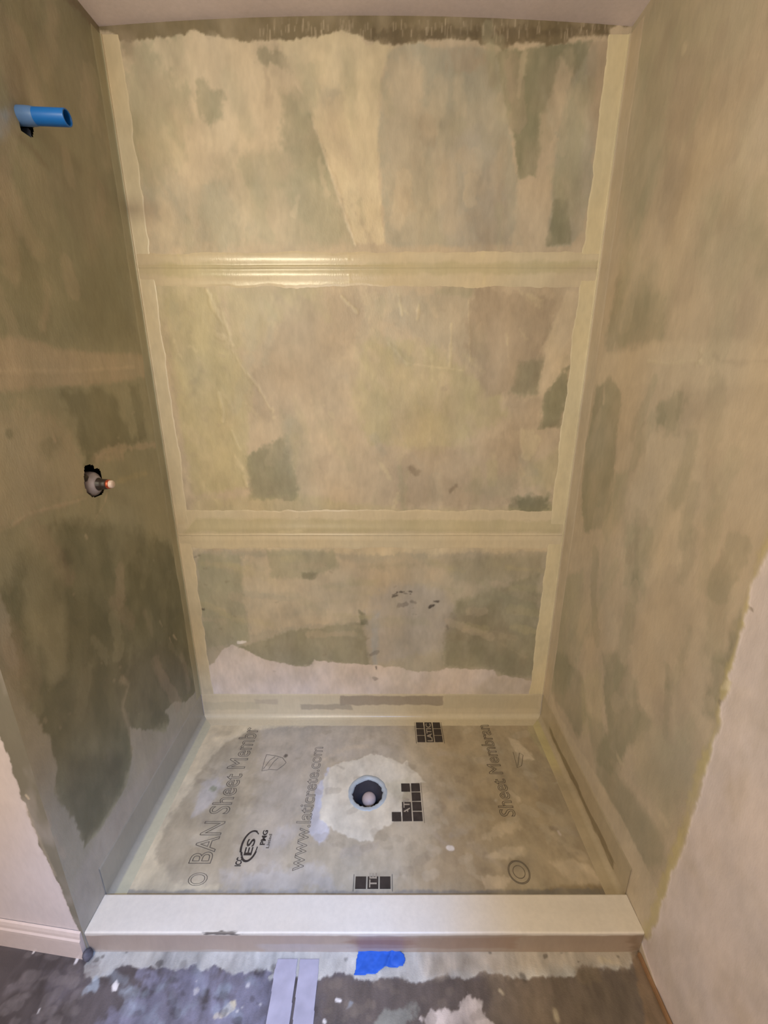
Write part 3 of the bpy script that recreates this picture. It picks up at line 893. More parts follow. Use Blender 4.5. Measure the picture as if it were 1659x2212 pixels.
def mk_paint(base, plane, seed, gloss=.75, extra=None, mott=.08):
    def f(U, V):
        k = Coat(U, V, base, plane, seed=seed)
        k.g[:] = gloss
        if extra: extra(k)
        k.mottle(mott, .03, .04)
        return k
    return f


def ex_up(k):
    k.stroke('cream', [(380, 540), (396, 572)], 5, .8, 2, 2, .9, .0012)
    for x in (752, 1042):
        k.stroke('cream', [(x, 549), (x, 560)], 7, .6, 2, 2, .9, .0010)
        k.stroke('cream', [(x + 3, 592), (x + 3, 610)], 6, .6, 2, 2, .9, .0010)
    k.poly('ygrn', [(280, 570), (1310, 566), (1310, 590), (280, 596)], .55, 4, 4, .7, 0)
    k.poly('tan', [(1200, 585), (1310, 570), (1310, 640), (1160, 640)], .4, 10, 6, .6, 0)
    k.poly('tan', [(280, 540), (350, 540), (350, 640), (290, 640)], .4, 10, 6, .5, 0)


zu = on_back(830, 577)[1]
back_pos = lambda u, v, h: np.stack([u, D - h, v], 1)
band('joint_band', 'glossy cream band across the back wall, the upper of two', L + .01, R - .01, on_back(830, 624)[1], on_back(830, 541)[1], zu,
     back_pos, on_back, mk_paint('cream2', on_back, 210, .85, ex_up), seed=210)


def ex_lo(k):
    k.poly('cream2', [(600, 1085), (1210, 1100), (1210, 1125), (620, 1120)], .6, 6, 6, .5, 0)
    k.poly('ygrn', [(420, 1120), (1210, 1125), (1210, 1150), (400, 1150)], .5, 4, 4, .5, 0)
    k.poly('cream', [(600, 1146), (650, 1144), (655, 1154), (600, 1154)], .6, 2, 3, .9, .001)


band('joint_band', 'thin cream ridge band low on the back wall, the lower of two', L + .01, R - .01, on_back(830, 1188)[1], on_back(830, 1098)[1], on_back(800, 1155)[1],
     back_pos, on_back, mk_paint('cream2', on_back, 230, .6, ex_lo), seed=230, ridge=.002, ru=.0028)


# vertical corner bands, folded into each corner
def corner(name, label, side, w_side, w_back, seed, c_side, c_back):
    xw = L if side < 0 else R

    def cf(U, V):
        k = Coat(U, V, c_back, on_back, seed=seed)
        k.c[U < 0] = lin(C[c_side])
        k.g[:] = .35
        eb = w_back + .007 * fbm(V, V * 0, .05, 1, seed + 4, 5)
        es = w_side + .004 * fbm(V, V * 0, .10, 1, seed + 8, 3)
        k.mottle(.12, .05, .05)
        k.h = -0.0006 + np.minimum(smooth((eb - U) / .005), smooth((es + U) / .014)) * .0018 + k.h * .4
        # sealant fillet in the fold
        return k

    def pos(u, v, h):
        r = .006
        cst = np.exp(-(u / r) ** 2) * .0035
        onb = u >= 0
        x = np.where(onb, xw - side * u, xw - side * (h + cst))
        y = np.where(onb, D - h - cst, D + u)
        x = np.where(onb & (u < 1e-6), xw - side * .006, x)
        y = np.where(onb & (u < 1e-6), D - .006, y)
        x = np.where((np.abs(u) < .0045) & (np.abs(u) > 1e-6) & onb, xw - side * (.006 + (u * .3)), x)
        return np.stack([x, y, v], 1)
    us = np.concatenate([arr(-w_side - .008, -.003, .003), [0.0], arr(.0035, w_back + .01, .0025)])
    me = grid_mesh(name, us, arr(.186, CEIL - .03, .004), pos, cf, flip=(side > 0))
    return tag(link(name, me, M_TAPE), label, 'corner band')


corner('corner_band', 'pale sealed strip folded into the left rear corner of the shower', -1, .05, .058, 250, 'grn', 'cream2')
corner('corner_band', 'yellowish sealed strip folded into the right rear corner of the shower', 1, .075, .064, 270, 'tan', 'cream')

# ------------------------------------------------------------------ shower base (pan) with its flanges and printing
DR_X, DR_Y = on_pan(794, 1710)
DR_R = .057
base = thing('shower_pan', 'printed grey beige shower base sheet with pale sealed edges, sloping to the drain', 'shower base', (0, 1.2, PAN_Z))


def paint_pan(U, V):
    k = Coat(U, V, (168, 158, 142) and 'tan', on_pan, seed=300, su=.05, sv=.05)
    k.c[:] = lin((188, 176, 154))
    p, s = k.poly, k.stroke
    p((158, 146, 124), [(340, 1870), (330, 1830), (370, 1760), (430, 1640), (480, 1570), (700, 1560), (640, 1700), (500, 1880)], .4, 14, 10)
    p((184, 176, 166), [(560, 1560), (860, 1560), (880, 1640), (700, 1640), (600, 1900), (480, 1900), (560, 1700)], .5, 20, 12)
    p((160, 142, 114), [(930, 1560), (1180, 1560), (1360, 1930), (850, 1930), (940, 1780)], .5, 30, 10)
    # pale sealed borders: left, back, right
    p('cream2', [(440, 1540), (560, 1545), (548, 1575), (520, 1590), (490, 1600), (475, 1618), (450, 1640), (430, 1670), (400, 1720), (370, 1760), (345, 1810), (335, 1845), (352, 1870), (362, 1895), (400, 1910), (470, 1912), (480, 1935), (200, 1960)], .85, 5, 7, .3)
    p('cream2', [(430, 1535), (1180, 1535), (1175, 1562), (1060, 1566), (960, 1566), (800, 1562), (620, 1570), (550, 1576), (440, 1572)], .85, 4, 5, .35)
    p('ygrn', [(1120, 1545), (1180, 1545), (1215, 1600), (1222, 1660), (1205, 1660), (1180, 1640), (1150, 1600), (1140, 1570)], .6, 4, 5)
    p('tanl', [(1100, 1595), (1118, 1600), (1150, 1632), (1160, 1645), (1130, 1640), (1110, 1620)], .65, 3, 5)
    p('tanl', [(1190, 1863), (1240, 1860), (1270, 1870), (1310, 1905), (1290, 1915), (1240, 1905)], .6, 4, 6)
    p('tanl', [(1050, 1850), (1090, 1832), (1130, 1830), (1125, 1848), (1080, 1856)], .65, 3, 5)
    p('tanl', [(1040, 1900), (1060, 1890), (1100, 1898), (1090, 1918), (1050, 1920)], .6, 3, 6)
    p('tanl', [(1050, 1800), (1080, 1780), (1120, 1770), (1130, 1790), (1100, 1800), (1030, 1822), (1010, 1822)], .5, 4, 7)
    s('tanl', [(1195, 1800), (1225, 1830), (1260, 1850)], 14, .35, 4, 5)
    s('tanl', [(1095, 1705), (1120, 1728)], 10, .4, 3, 6)
    s('dbrown', [(1190, 1788), (1202, 1794)], 7, .5, 3, 4)
    s('pinkw', [(1206, 1796), (1210, 1802)], 6, .7, 2, 2)
    p((140, 122, 92), [(1180, 1920), (1200, 1908), (1340, 1915), (1350, 1935), (1150, 1935)], .4, 4, 5)
    p((122, 122, 124), [(215, 1921), (850, 1926), (1370, 1918), (1375, 1945), (200, 1945)], .55, 2.5, 3)  # shade behind the curb, painted as a grey strip
    k.brush(60, (400, 1580, 1250, 1900), [(196, 186, 168), (160, 148, 128), (176, 166, 156)], 20, 80, 5, 20, 20, 60, .3, 49)
    # smeared pale glue
    p((196, 194, 200), [(440, 1690), (470, 1680), (480, 1700), (450, 1740), (420, 1760)], .35, 8, 8)
    p((190, 188, 192), [(600, 1790), (640, 1780), (660, 1790), (600, 1830), (570, 1830)], .3, 8, 8)
    p((200, 198, 200), [(480, 1885), (700, 1870), (740, 1925), (470, 1930)], .35, 10, 12)
    p((205, 205, 215), [(668, 1800), (672, 1750), (690, 1690), (710, 1660), (712, 1800), (690, 1822)], .8, 3, 5)
    # cream compound poured round the drain
    p((222, 214, 196), [(712, 1660), (735, 1648), (770, 1640), (800, 1628), (830, 1632), (850, 1640), (870, 1650), (880, 1640), (884, 1660), (905, 1670), (918, 1690), (900, 1690), (870, 1705), (868, 1730), (866, 1760),
                        (840, 1780), (808, 1800), (806, 1815), (780, 1818), (755, 1810), (735, 1800), (705, 1782), (694, 1770), (694, 1730), (700, 1690)], .97, 2.5, 4, .35, .001)
    p((190, 182, 152), [(830, 1690), (880, 1680), (890, 1710), (870, 1740), (845, 1720)], .35, 7, 6)
    s('tanl', [(700, 1640), (750, 1615), (800, 1612)], 12, .35, 5, 6)
    s('white', [(970, 1832), (975, 1832)], 11, .95, 1.5, 2)
    s('white', [(1070, 1728), (1070, 1730)], 9, .3, 3, 3)
    s((120, 128, 96), [(456, 1703), (462, 1705)], 9, .5, 3, 4)
    s((120, 128, 120), [(440, 1566), (446, 1568)], 8, .4, 3, 3)
    s('dark', [(618, 1632), (616, 1634)], 6, .7, 2, 2)
    k.dots((150, 138, 120), 70, (400, 1580, 1280, 1900), 5, 22, .25, 31)
    k.dots((196, 186, 168), 60, (420, 1580, 1280, 1900), 5, 22, .25, 32)
    k.mottle(.22, .10, .05)
    return k


def pan_pos(u, v, h):
    r = np.hypot(u - DR_X, v - DR_Y)
    z = PAN_Z - .005 * np.exp(-(r / .16) ** 2) + h * .6
    return np.stack([u, v, z], 1)


us = arr(L + .002, R - .002, .0026); vs = arr(FR + .1000, D - .002, .0026)
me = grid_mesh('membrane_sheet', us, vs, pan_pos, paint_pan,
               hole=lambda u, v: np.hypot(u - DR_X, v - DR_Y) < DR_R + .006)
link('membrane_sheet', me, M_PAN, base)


# flanges: upright sheet edge with a rounded foot, along back and both sides
def flange(label, axis, a0, a1, paint, flipn):
    rad, hgt, out = .022, .122, .03
    pr = []
    # profile param s -> (distance from wall, z)
    pr.append((-.001, hgt + .006)); pr.append((.0010, hgt + .002)); pr.append((.0018, hgt - .002))
    for z in np.linspace(hgt - .004, rad, 26): pr.append((.0022, z))
    for q in range(1, 13):
        a = math.pi / 2 * q / 12
        pr.append((.0022 + rad - rad * math.cos(a), rad - rad * math.sin(a) + .0022 * (q / 12)))
    for q in range(1, 8):
        t = q / 7
        pr.append((.0022 + rad + out * t, .0022 * (1 - t) - .001 * (t == 1)))
    pr = np.array(pr)
    s = np.concatenate([[0], np.cumsum(np.hypot(*np.diff(pr, axis=0).T))])

    def cf(U, V):
        return paint(U, V, s)

    def pos(u, v, h):
        d = np.interp(v, s, pr[:, 0]) + h * .4
        z = PAN_Z + np.interp(v, s, pr[:, 1])
        if axis == 'back': return np.stack([u, D - d, z], 1)
        if axis == 'left': return np.stack([L + d, u, z], 1)
        return np.stack([R - d, u, z], 1)
    me = grid_mesh('flange', arr(a0, a1, .004), s, pos, cf, flip=flipn)
    return link('flange', me, M_TAPE, base)


def pf_back(U, V, s):
    k = Coat(U, V, 'cream2', lambda a, b: (0, 0), seed=330)
    k.c[:] = lin((206, 194, 168)); k.g[:] = .35
    X = lambda px: on_back(px, 1510)[0]
    mm = (U < X(560)) & (V < .12)
    def rect(c, x0, x1, v0, v1, op, g=.2):
        sd = np.minimum(np.minimum(U - x0, x1 - U), np.minimum(V - v0, v1 - V)) + .008 * fbm(U, V, .03, .03, 333, 3)
        a = smooth(sd / .006 + .5)[:, None] * op
        k.c[:] = k.c * (1 - a) + lin(c) * a
        k.g[:] = k.g * (1 - a[:, 0]) + g * a[:, 0]
    rect((150, 138, 124), X(735), X(958), .012, .062, .75)
    rect((160, 150, 134), X(650), X(760), .058, .085, .7)
    rect((172, 158, 142), X(550), X(600), .030, .056, .45)
    rect((182, 174, 150), X(440), X(560), .045, .085, .45)
    rect((186, 176, 150), X(958), X(1165), .004, .08, .35)
    k.g[V > .10] = .8
    k.mottle(.06, .03, .03)
    return k


def pf_left(U, V, s):
    k = Coat(U, V, 'gry', lambda a, b: (0, 0), seed=340)
    k.c[:] = lin((164, 160, 148)); k.g[:] = .3
    a = smooth((V - .128) / .008)[:, None]
    k.c[:] = k.c * (1 - a) + lin((196, 190, 164)) * a
    k.mottle(.08, .04, .03)
    return k


def pf_right(U, V, s):
    k = Coat(U, V, 'tan', lambda a, b: (0, 0), seed=350)
    k.c[:] = lin((182, 168, 142)); k.g[:] = .3
    sd = np.minimum(.012 - np.abs(V - .095 - .01 * fbm(U, V * 0, .1, 1, 351, 3)), np.minimum(U - .93, 1.46 - U)) + .012 * fbm(U, V, .05, .01, 352, 3)
    a = smooth(sd / .006 + .5)[:, None] * .65
    k.c[:] = k.c * (1 - a) + lin((112, 98, 68)) * a
    a = smooth((V - .128) / .01)[:, None] * smooth((U - 1.25) / .1)[:, None] * .7
    k.c[:] = k.c * (1 - a) + lin((200, 190, 140)) * a
    k.mottle(.16, .06, .05)
    return k


flange('rear flange', 'back', L + .004, R - .004, pf_back, True)
flange('left flange', 'left', FR + .0945, D - .004, pf_left, False)
flange('right flange', 'right', FR + .0945, D - .004, pf_right, True)

M_INK = flat_material('grey_ink', (104, 94, 82), .6, var=.25, scale=30)
M_INKD = flat_material('dark_ink', (56, 48, 44), .6, var=.25, scale=50)
M_INKL = flat_material('pale_gap', (168, 156, 138), .6, var=.15, scale=50)
INK_Z = PAN_Z + .0008


def text_mesh(body, outline=None, bold=0.0):
    cu = bpy.data.curves.new('t', 'FONT')
    cu.body = body
    cu.size = 1.0
    cu.resolution_u = 4
    if outline:
        cu.fill_mode = 'NONE'
        cu.bevel_depth = outline
        cu.bevel_resolution = 0
    else:
        cu.offset = bold
        cu.extrude = .004
    ob = bpy.data.objects.new('t', cu)
    col.objects.link(ob)
    bpy.context.view_layer.update()
    dg = bpy.context.evaluated_depsgraph_get()
    me = bpy.data.meshes.new_from_object(ob.evaluated_get(dg))
    bpy.data.objects.remove(ob)
    return me


def surf_z(x, y):
    r = math.hypot(x - DR_X, y - DR_Y)
    return PAN_Z - .005 * math.exp(-(r / .16) ** 2)


def print_text(name, body, x_base, y0, length, height, mat, outline=None, bold=0.0, label=None):
    """lettering read towards the back wall; x_base is the baseline side (right)"""
    me = text_mesh(body, outline, bold)
    co = np.array([v.co[:] for v in me.vertices])
    mn, mx = co.min(0), co.max(0)
    sx = length / (mx[0] - mn[0]); sy = height / (mx[1] - mn[1])
    for v, c in zip(me.vertices, co):
        yy = y0 + (c[0] - mn[0]) * sx
        xx = x_base - (c[1] - mn[1]) * sy
        v.co = (xx, yy, surf_z(xx, yy) + .0010 + (c[2] * .02))
    me.name = name
    o = link(name, me, mat, base)
    if label: o['label'] = label
    return o


def ypan(py): return on_pan(830, py)[1]
def xpan(px, py): return on_pan(px, py)[0]


print_text('printed_lettering', 'BAN Sheet Membr', xpan(462, 1847), ypan(1866), ypan(1572) - ypan(1866), .072, M_INK, outline=.012,
           label='outlined grey lettering on the left of the sheet')
print_text('printed_lettering', 'O', xpan(452, 1888), ypan(1914), .036, .058, M_INK, outline=.012, label='faded outlined letter near the curb')
print_text('printed_lettering', 'www.laticrete.com', xpan(668, 1800), ypan(1882), ypan(1614) - ypan(1882), .05, M_INK, outline=.011,
           label='faint web address printed left of the drain')
print_text('printed_lettering', 'Sheet Membran', xpan(1108, 1740), ypan(1764), ypan(1566) - ypan(1764), .055, M_INK, outline=.014,
           label='faint grey lettering on the right of the sheet')


def tile_logo(x0, ytop, rows, skip=(), letters='', label=''):
    wcol, pitch, gap = .0325, .0372, .0045
    bm = bmesh.new()
    bml = bmesh.new()
    z = None
    for r in range(rows):
        for c in range(3):
            if (r, c) in skip: continue
            xa = x0 + c * (wcol + gap); yb = ytop - r * pitch; ya = yb - (pitch - gap)
            if c == 1 and r < rows - 1 and (r + 1, 1) not in skip: ya -= gap + .0002
            zc = surf_z((xa + wcol / 2), (ya + yb) / 2)
            box_bm(bm, xa, ya, zc - .0006, xa + wcol, yb, zc + .0016)
    # thin outline frame
    X0, X1 = x0 - .006, x0 + 3 * wcol + 2 * gap + .006
    Y1, Y0 = ytop + .006, ytop - rows * pitch - .002
    t = .0012
    zc = surf_z((X0 + X1) / 2, (Y0 + Y1) / 2)
    box_bm(bm, X1 - t, Y0, zc - .0006, X1, Y1, zc + .0016)
    if not skip: box_bm(bm, X0, Y0, zc - .0006, X0 + t, Y1, zc + .0016)
    o = bm_obj('printed_tile_logo', bm, M_INKD, base, smooth_shade=False)
    o['label'] = label
    me = text_mesh(letters, None, .012)
    co = np.array([v.co[:] for v in me.vertices]); mn, mx = co.min(0), co.max(0)
    ly = len(letters) * .0195
    ys = ytop - rows * pitch + gap + .003
    for v, q in zip(me.vertices, co):
        yy = ys + (q[0] - mn[0]) / (mx[0] - mn[0]) * ly
        xx = x0 + wcol + gap + wcol - .005 - (q[1] - mn[1]) / (mx[1] - mn[1]) * (wcol - .010)
        v.co = (xx, yy, zc + .0018 + q[2] * .02)
    me.name = 'logo_lettering'
    lo = link('logo_lettering', me, M_INKL)
    lo.parent = o
    return o


tile_logo(on_pan(899, 1560)[0] - .002, ypan(1561), 3, letters='LATIC', label='dark grid logo nearest the back wall')
tile_logo(on_pan(846, 1735)[0], ypan(1692), 4, skip={(0, 0), (1, 0), (1, 1), (2, 0)}, letters='LATI', label='dark grid logo beside the drain, partly coated over')
tile_logo(on_pan(768, 1900)[0], ypan(1894), 1, letters='TE', label='dark grid logo cut off by the curb')


def line_tubes(name, lines, rad, mat, label=None):
    bm = bmesh.new()
    for pts in lines:
        prev = None
        n = len(pts)
        for i, (x, y) in enumerate(pts):
            a = pts[max(0, i - 1)]; b = pts[min(n - 1, i + 1)]
            dx, dy = b[0] - a[0], b[1] - a[1]; l_ = math.hypot(dx, dy) or 1
            nx, ny = -dy / l_ * rad, dx / l_ * rad
            z = surf_z(x, y) + .0012
            cur = (bm.verts.new((x + nx, y + ny, z)), bm.verts.new((x, y, z + .0008)), bm.verts.new((x - nx, y - ny, z)))
            if prev:
                bm.faces.new((prev[0], prev[1], cur[1], cur[0])); bm.faces.new((prev[1], prev[2], cur[2], cur[1]))
            prev = cur
    o = bm_obj(name, bm, mat, base)
    if label: o['label'] = label
    return o


# listing emblem (ring with two letters, short words beside it)
ex, ey = on_pan(541, 1827)
arc = lambda a0, a1, rx, ry: [(ex + rx * math.cos(t), ey + ry * math.sin(t)) for t in np.linspace(a0, a1, 30)]
line_tubes('printed_emblem', [arc(.9, 3.9, .027, .046), arc(1.2, 3.6, .030, .048), arc(3.6, 6.2, .024, .046), arc(3.9, 5.9, .0265, .049)], .0018, M_INKD, 'ringed listing emblem left of the drain')
print_text('printed_emblem_letters', 'ES', ex + .012, ey - .030, .052, .026, M_INKD, bold=.02)
print_text('printed_emblem_letters', 'PMG', ex + .046, ey + .002, .048, .017, M_INKD, bold=.03)
print_text('printed_emblem_letters', 'Listed', ex + .062, ey - .008, .045, .010, M_INK, bold=.02)
print_text('printed_emblem_letters', 'ICC', ex - .012, ey - .062, .026, .020, M_INKD, bold=.03)
z3 = lambda X, Y: on_pan(340 + X * .229, 1540 + Y * .229)
line_tubes('printed_shield', [[z3(*q) for q in ((1030, 395), (1010, 450), (985, 550), (1060, 535), (1130, 540), (1190, 495), (1215, 470), (1180, 425), (1110, 405), (1030, 395))],
                              [z3(*q) for q in ((1000, 530), (1060, 450), (1110, 415))], [z3(*q) for q in ((1050, 530), (1100, 460), (1140, 425))]], .0009, M_INK, 'small faint shield outline')
cx_, cy_ = on_pan(1121, 1884)
circ = lambda r: [(cx_ + r * math.cos(t), cy_ + r * math.sin(t)) for t in np.linspace(0, 2 * math.pi, 40)]
line_tubes('printed_ring', [circ(.033), circ(.030), circ(.018)], .0008, M_INK, 'faint double ring near the right end of the curb')
z5 = lambda X, Y: on_pan(980 + X * .229, 1540 + Y * .229)
line_tubes('printed_shield', [[z5(*q) for q in ((560, 370), (600, 520), (640, 500), (655, 400), (620, 380), (605, 500))]], .0009, M_INK, 'faint shield outline on the right of the sheet')

# ------------------------------------------------------------------ drain
dr = thing('shower_drain', 'round dark drain opening with a bluish rim in the middle of the shower base', 'drain', (DR_X, DR_Y, PAN_Z - .06))
zt = PAN_Z - .0045
M_RIM = flat_material('drain_rim_glue', (176, 184, 188), .4, var=.12, scale=40)
M_THROAT = flat_material('drain_throat_plastic', (62, 60, 66), .45, var=.15, scale=30)
rj = random.Random(2)
jit = [rj.uniform(-1, 1) for _ in range(64)]
bm, _ = lathe([(.074, -.002), (.071, .0018), (.066, .003), (.060, .0035), (.056, .001), (.055, -.006)], 64,
              lambda k, a: (0.0022 * jit[int(a / (2 * math.pi) * 64) % 64] if k >= 3 else .0012 * jit[int(a * 9) % 64]))
bm_obj('drain_rim', bm, M_RIM, dr, Matrix.Translation((DR_X, DR_Y, zt)))
bm, rings = lathe([(.0585, -.002), (.057, -.010), (.055, -.018), (.050, -.034), (.045, -.050), (.042, -.060), (.040, -.075), (.0395, -.11)], 48)
bm.faces.new(rings[-1])
bm_obj('drain_throat', bm, M_THROAT, dr, Matrix.Translation((DR_X, DR_Y, zt)))
# test plug sitting in the drain pipe
M_PLUG = flat_material('plug_plastic', (206, 184, 176), .5, var=.05)
bm = bmesh.new()
bmesh.ops.create_uvsphere(bm, u_segments=32, v_segments=20, radius=.0265)
for v in bm.verts:
    v.co.z *= .75
x_, y_, z_ = ray(797, 1724); t_ = (PAN_Z - .055 - CAM_Z) / z_
o = bm_obj('test_plug', bm, M_PLUG, None, Matrix.Translation((x_ * t_, y_ * t_, PAN_Z - .060)))
tag(o, 'small round pinkish plug seen inside the dark shower drain', 'plug')

# ------------------------------------------------------------------ curb
def paint_curb(U, V):
    # V = distance along the profile: front foot 0 -> top front edge .084 -> top back -> inner foot
    k = Coat(U, V, 'pinkw', lambda a, b: (0, 0), seed=400, su=.2, sv=.05)
    k.c[:] = lin((226, 218, 206)); k.g[:] = .25
    X = lambda px: on_curb(px, 2015)[0]
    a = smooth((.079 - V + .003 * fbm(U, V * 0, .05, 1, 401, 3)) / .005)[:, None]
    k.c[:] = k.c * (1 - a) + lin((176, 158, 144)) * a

    def rect(c, x0, x1, v0, v1, op, wv=.006, ft=.006):
        sd = np.minimum(np.minimum(U - x0, x1 - U) * .25, np.minimum(V - v0, v1 - V)) + wv * fbm(U, V, .06, .012, 403, 3)
        al = smooth(sd / ft + .5)[:, None] * op
        k.c[:] = k.c * (1 - al) + lin(c) * al
    rect((152, 118, 98), X(750), X(1120), .020, .068, .55)
    rect((140, 104, 84), X(760), X(900), .036, .058, .5)
    rect((150, 128, 100), X(900), X(1400), .0, .078, .35)
    rect((184, 178, 180), X(560), X(770), .0, .040, .5)
    rect((120, 100, 76), X(1370), X(1400), .01, .08, .5)
    rect((190, 184, 180), X(180), X(560), .0, .012, .5)
    sd = np.minimum(np.minimum(U - X(440), X(515) - U) * .3, .0055 - np.abs(V - .084)) + .005 * fbm(U, V, .02, .006, 407, 3)
    al = smooth(sd / .003 + .4)[:, None] * .85
    k.c[:] = k.c * (1 - al) + lin((70, 60, 54)) * al
    k.mottle(.05, .02, .03)
    return k


cr = .0045
yf, yb = FR, FR + .093
pr = [(yf + .004, -.002)]
for z in np.linspace(0, CURB_Z - cr, 30): pr.append((yf + .003 * (1 - z / CURB_Z), z))
for q in range(1, 7):
    a = math.pi / 2 * q / 6
    pr.append((yf + cr - cr * math.cos(a), CURB_Z - cr + cr * math.sin(a)))
for y in np.linspace(yf + cr + .003, yb - cr - .001, 30): pr.append((y, CURB_Z))
for q in range(0, 7):
    a = math.pi / 2 * q / 6
    pr.append((yb - cr + cr * math.sin(a), CURB_Z - cr + cr * math.cos(a)))
for z in np.linspace(CURB_Z - cr - .002, PAN_Z + .006, 8): pr.append((yb, z))
for q in range(1, 5):
    a = math.pi / 2 * q / 4
    pr.append((yb + .006 - .006 * math.cos(a), PAN_Z + .006 - .0055 * math.sin(a)))
pr.append((yb + .0115, PAN_Z + .0002))
pr = np.array(pr)
sc_ = np.concatenate([[0], np.cumsum(np.hypot(*np.diff(pr, axis=0).T))])


def curb_pos(u, v, h):
    y = np.interp(v, sc_, pr[:, 0]); z = np.interp(v, sc_, pr[:, 1])
    top = smooth((z - .06) / .02)
    wob = .0012 * fbm(u, u * 0, .25, 1, 440, 3)
    return np.stack([u, y + wob * (y < FR + .03), z + h * .5 * top + wob * top], 1)


me = grid_mesh('shower_curb', arr(L + .001, R - .001, .004), sc_, curb_pos, paint_curb)
o = link('shower_curb', me, M_CURB)
tag(o, 'smooth off-white coated curb across the front of the shower', 'shower curb')

# ------------------------------------------------------------------ blue stub pipe of the shower arm
M_BLUE = flat_material('blue_plastic', (20, 104, 190), .35, var=.06, scale=15)
M_BLUED = flat_material('blue_plastic_cap', (86, 122, 176), .35, var=.12, scale=25)
M_BLUEIN = flat_material('blue_plastic_inside', (10, 22, 110), .5, var=.05)
pp = thing('shower_arm_stub', 'bright blue plastic pipe stub poking out of a torn hole high on the left wall', 'pipe', (L, PIPE_Y, PIPE_Z))
rotx = Matrix.Translation((L, PIPE_Y, PIPE_Z)) @ Matrix.Rotation(math.radians(2.0), 4, 'Y') @ Matrix.Rotation(math.pi / 2, 4, 'Y')
ln = .104
bm, _ = lathe([(.0165, -.06), (.0165, ln - .002), (.0160, ln), (.0140, ln), (.0135, ln - .002), (.0132, ln - .028)], 32)
bm_obj('pipe_tube', bm, M_BLUE, pp, rotx)
bm, rings = lathe([(.0137, ln - .006), (.0132, ln - .030), (.0135, ln - .045)], 32)
bm.faces.new(rings[-1])
bm_obj('pipe_bore', bm, M_BLUEIN, pp, rotx)
bm, _ = lathe([(.0168, -.03), (.0180, -.028), (.0184, -.010), (.0184, .016), (.0178, .028), (.0166, .034)], 32)
o = bm_obj('pipe_collar', bm, M_BLUED, pp, rotx); o['label'] = 'greyish blue smeared collar of the pipe'
bm = bmesh.new()
box_bm(bm, -.040, .008, -.050, .010, .016, -.012)
bmesh.ops.bevel(bm, geom=list(bm.edges), offset=.003, segments=2, affect='EDGES')
o = bm_obj('pipe_bracket', bm, flat_material('bracket_dark', (60, 70, 90), .5), pp, Matrix.Translation((L - .012, PIPE_Y + .012, PIPE_Z)))

# ------------------------------------------------------------------ mixing valve
M_VB = flat_material('valve_grey_plastic', (160, 152, 160), .38, var=.2, scale=40)
M_VS = flat_material('valve_dark_collar', (52, 44, 40), .4, var=.2, scale=40)
M_CU = flat_material('valve_copper', (190, 92, 66), .3, metal=.6, var=.1)
M_VT = flat_material('valve_tip', (225, 205, 196), .3, var=.05)
vx = thing('mixing_valve', 'grey shower mixing valve with a short copper-ringed stem in a ragged hole, left wall', 'valve', (L, VALVE_Y, VALVE_Z))
mv = Matrix.Translation((L, VALVE_Y + .003, VALVE_Z - .006)) @ Matrix.Rotation(math.pi / 2, 4, 'Y')
bm, rings = lathe([(.034, -.06), (.036, -.02), (.035, -.010), (.031, -.004), (.025, -.001), (.0215, .004), (.0195, .006)], 36)
bm.faces.new(rings[-1])
bm_obj('valve_body', bm, M_VB, vx, mv)
bm, rings = lathe([(.0195, .002), (.0180, .008), (.0155, .012), (.0148, .018), (.0143, .029), (.0120, .031)], 32)
bm.faces.new(rings[-1])
bm_obj('valve_collar', bm, M_VS, vx, mv)
bm, rings = lathe([(.0122, .029), (.0128, .0305), (.0128, .036), (.0115, .037)], 28)
bm.faces.new(rings[-1])
bm_obj('stem_ring', bm, M_CU, vx, mv)
bm, rings = lathe([(.0108, .036), (.0110, .043), (.0100, .0455), (.0060, .047), (.002, .0475)], 28)
bm.faces.new(rings[-1])
bm_obj('stem_tip', bm, M_VT, vx, mv)
for (dy, dz, w_) in ((-.030, -.028, .010), (.030, -.026, .010), (-.028, .024, .010)):
    b2, rg = lathe([(w_, -.05), (w_, -.008), (w_ * .8, -.005)], 16)
    b2.faces.new(rg[-1])
    bmesh.ops.transform(b2, matrix=Matrix.Translation((-dz, dy, 0)), verts=b2.verts)
    bm_obj('screw_boss', b2, M_VS, vx, mv)


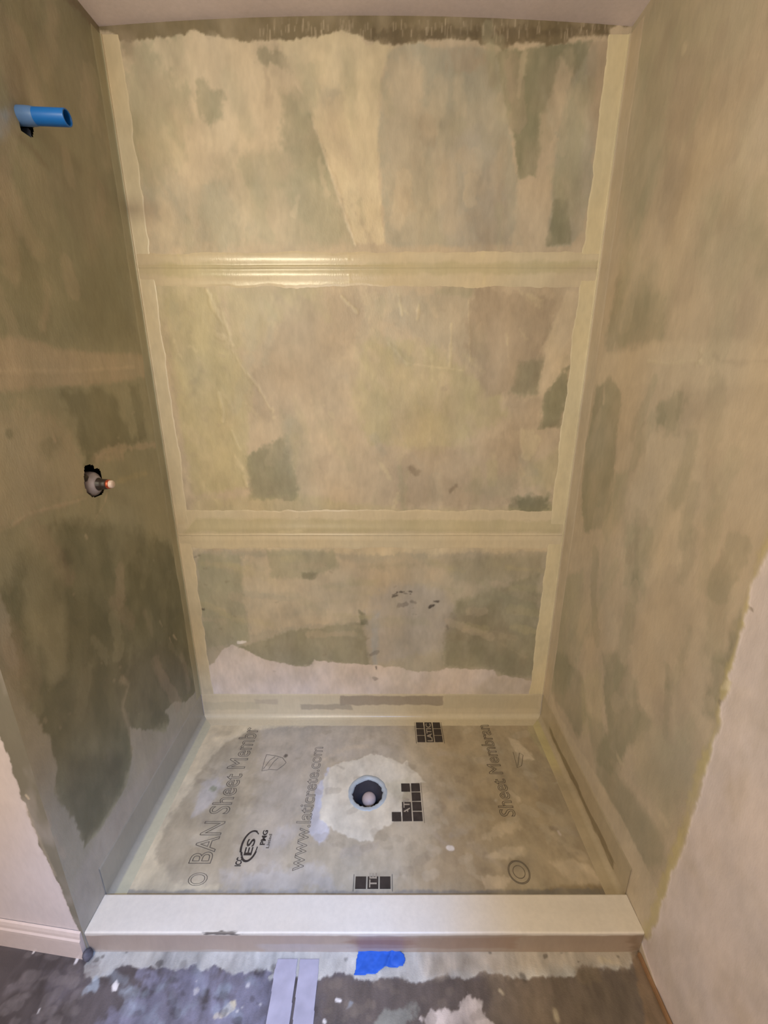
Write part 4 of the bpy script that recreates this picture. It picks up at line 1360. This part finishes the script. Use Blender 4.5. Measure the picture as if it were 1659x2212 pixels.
# ------------------------------------------------------------------ scrap of blue masking tape on the floor
def sheet_obj(name, px_poly, plane, zfn, mat, res, thick, label, cat, z_under=0.0):
    P = np.array([plane(*q) for q in px_poly])
    ins = in_poly(P)
    us = arr(P[:, 0].min() - res, P[:, 0].max() + res, res); vs = arr(P[:, 1].min() - res, P[:, 1].max() + res, res)
    bm = bmesh.new()
    V = {}
    for i in range(len(us) - 1):
        for j in range(len(vs) - 1):
            cu, cv = (us[i] + us[i + 1]) / 2, (vs[j] + vs[j + 1]) / 2
            if not ins(np.array([cu]), np.array([cv]))[0]: continue
            q = []
            for a, b in ((i, j), (i + 1, j), (i + 1, j + 1), (i, j + 1)):
                if (a, b) not in V:
                    V[(a, b)] = bm.verts.new((us[a], vs[b], zfn(us[a], vs[b])))
                q.append(V[(a, b)])
            bm.faces.new(q)
    bmesh.ops.smooth_vert(bm, verts=[v for v in bm.verts if v.is_boundary], factor=.5, use_axis_x=True, use_axis_y=True)
    bmesh.ops.smooth_vert(bm, verts=[v for v in bm.verts if v.is_boundary], factor=.5, use_axis_x=True, use_axis_y=True)
    bmesh.ops.solidify(bm, geom=list(bm.faces), thickness=thick)
    o = bm_obj(name, bm, mat)
    tag(o, label, cat)
    return o


def tape_z(x, y):
    a = np.array([x]); b = np.array([y])
    fold = .004 * math.exp(-((x + .012 - (y - .70) * .5) / .006) ** 2)
    return .0040 + float(.005 * abs(fbm(a, b, .035, .03, 500, 3)[0])) + fold


M_TB = flat_material('blue_masking_tape', (40, 98, 205), .6, var=.12, scale=45, bump=.3)
sheet_obj('masking_tape_scrap', [(775, 2052), (790, 2045), (805, 2044), (822, 2052), (845, 2054), (862, 2056), (874, 2064), (876, 2078), (870, 2090), (850, 2093), (832, 2092), (822, 2098), (812, 2106), (790, 2108), (764, 2109),
                     (768, 2094), (770, 2074)], on_floor, tape_z, M_TB, .0022, .0008,
          'crumpled scrap of bright blue masking tape on the floor before the curb', 'tape')

M_LT = flat_material('pale_floor_strip', (178, 174, 190), .55, var=.12, scale=22, bump=.3)
for pl, lab in (([(600, 2072), (643, 2072), (640, 2100), (633, 2155), (620, 2260), (566, 2260), (585, 2150), (592, 2100)], 'pale violet grey strip stuck on the dark floor, left of the dark gap'),
                ([(648, 2072), (690, 2072), (687, 2110), (683, 2150), (672, 2260), (626, 2260), (638, 2155), (645, 2100)], 'pale violet grey strip stuck on the dark floor, nearer the blue tape')):
    sheet_obj('floor_strip', pl, on_floor, lambda x, y: .0028 + float(.0012 * fbm(np.array([x]), np.array([y]), .05, .05, 520, 3)[0]), M_LT, .0016, .0012, lab, 'floor strip')

# small lump of dark grout at the left foot of the curb
bm = bmesh.new()
bmesh.ops.create_icosphere(bm, subdivisions=3, radius=.013)
for v in bm.verts:
    n = float(fbm(np.array([v.co.x * 1.0 + 3]), np.array([v.co.y + v.co.z + 2]), .012, .012, 540, 3)[0])
    v.co *= 1 + .5 * n
    v.co.z *= 1.3
o = bm_obj('grout_lump', bm, flat_material('grout_dark', (92, 90, 100), .7, var=.3, scale=90, bump=.4), None, Matrix.Translation((L + .002, FR - .012, .013)))
tag(o, 'small dark lump of dried grout at the left foot of the curb', 'grout lump')
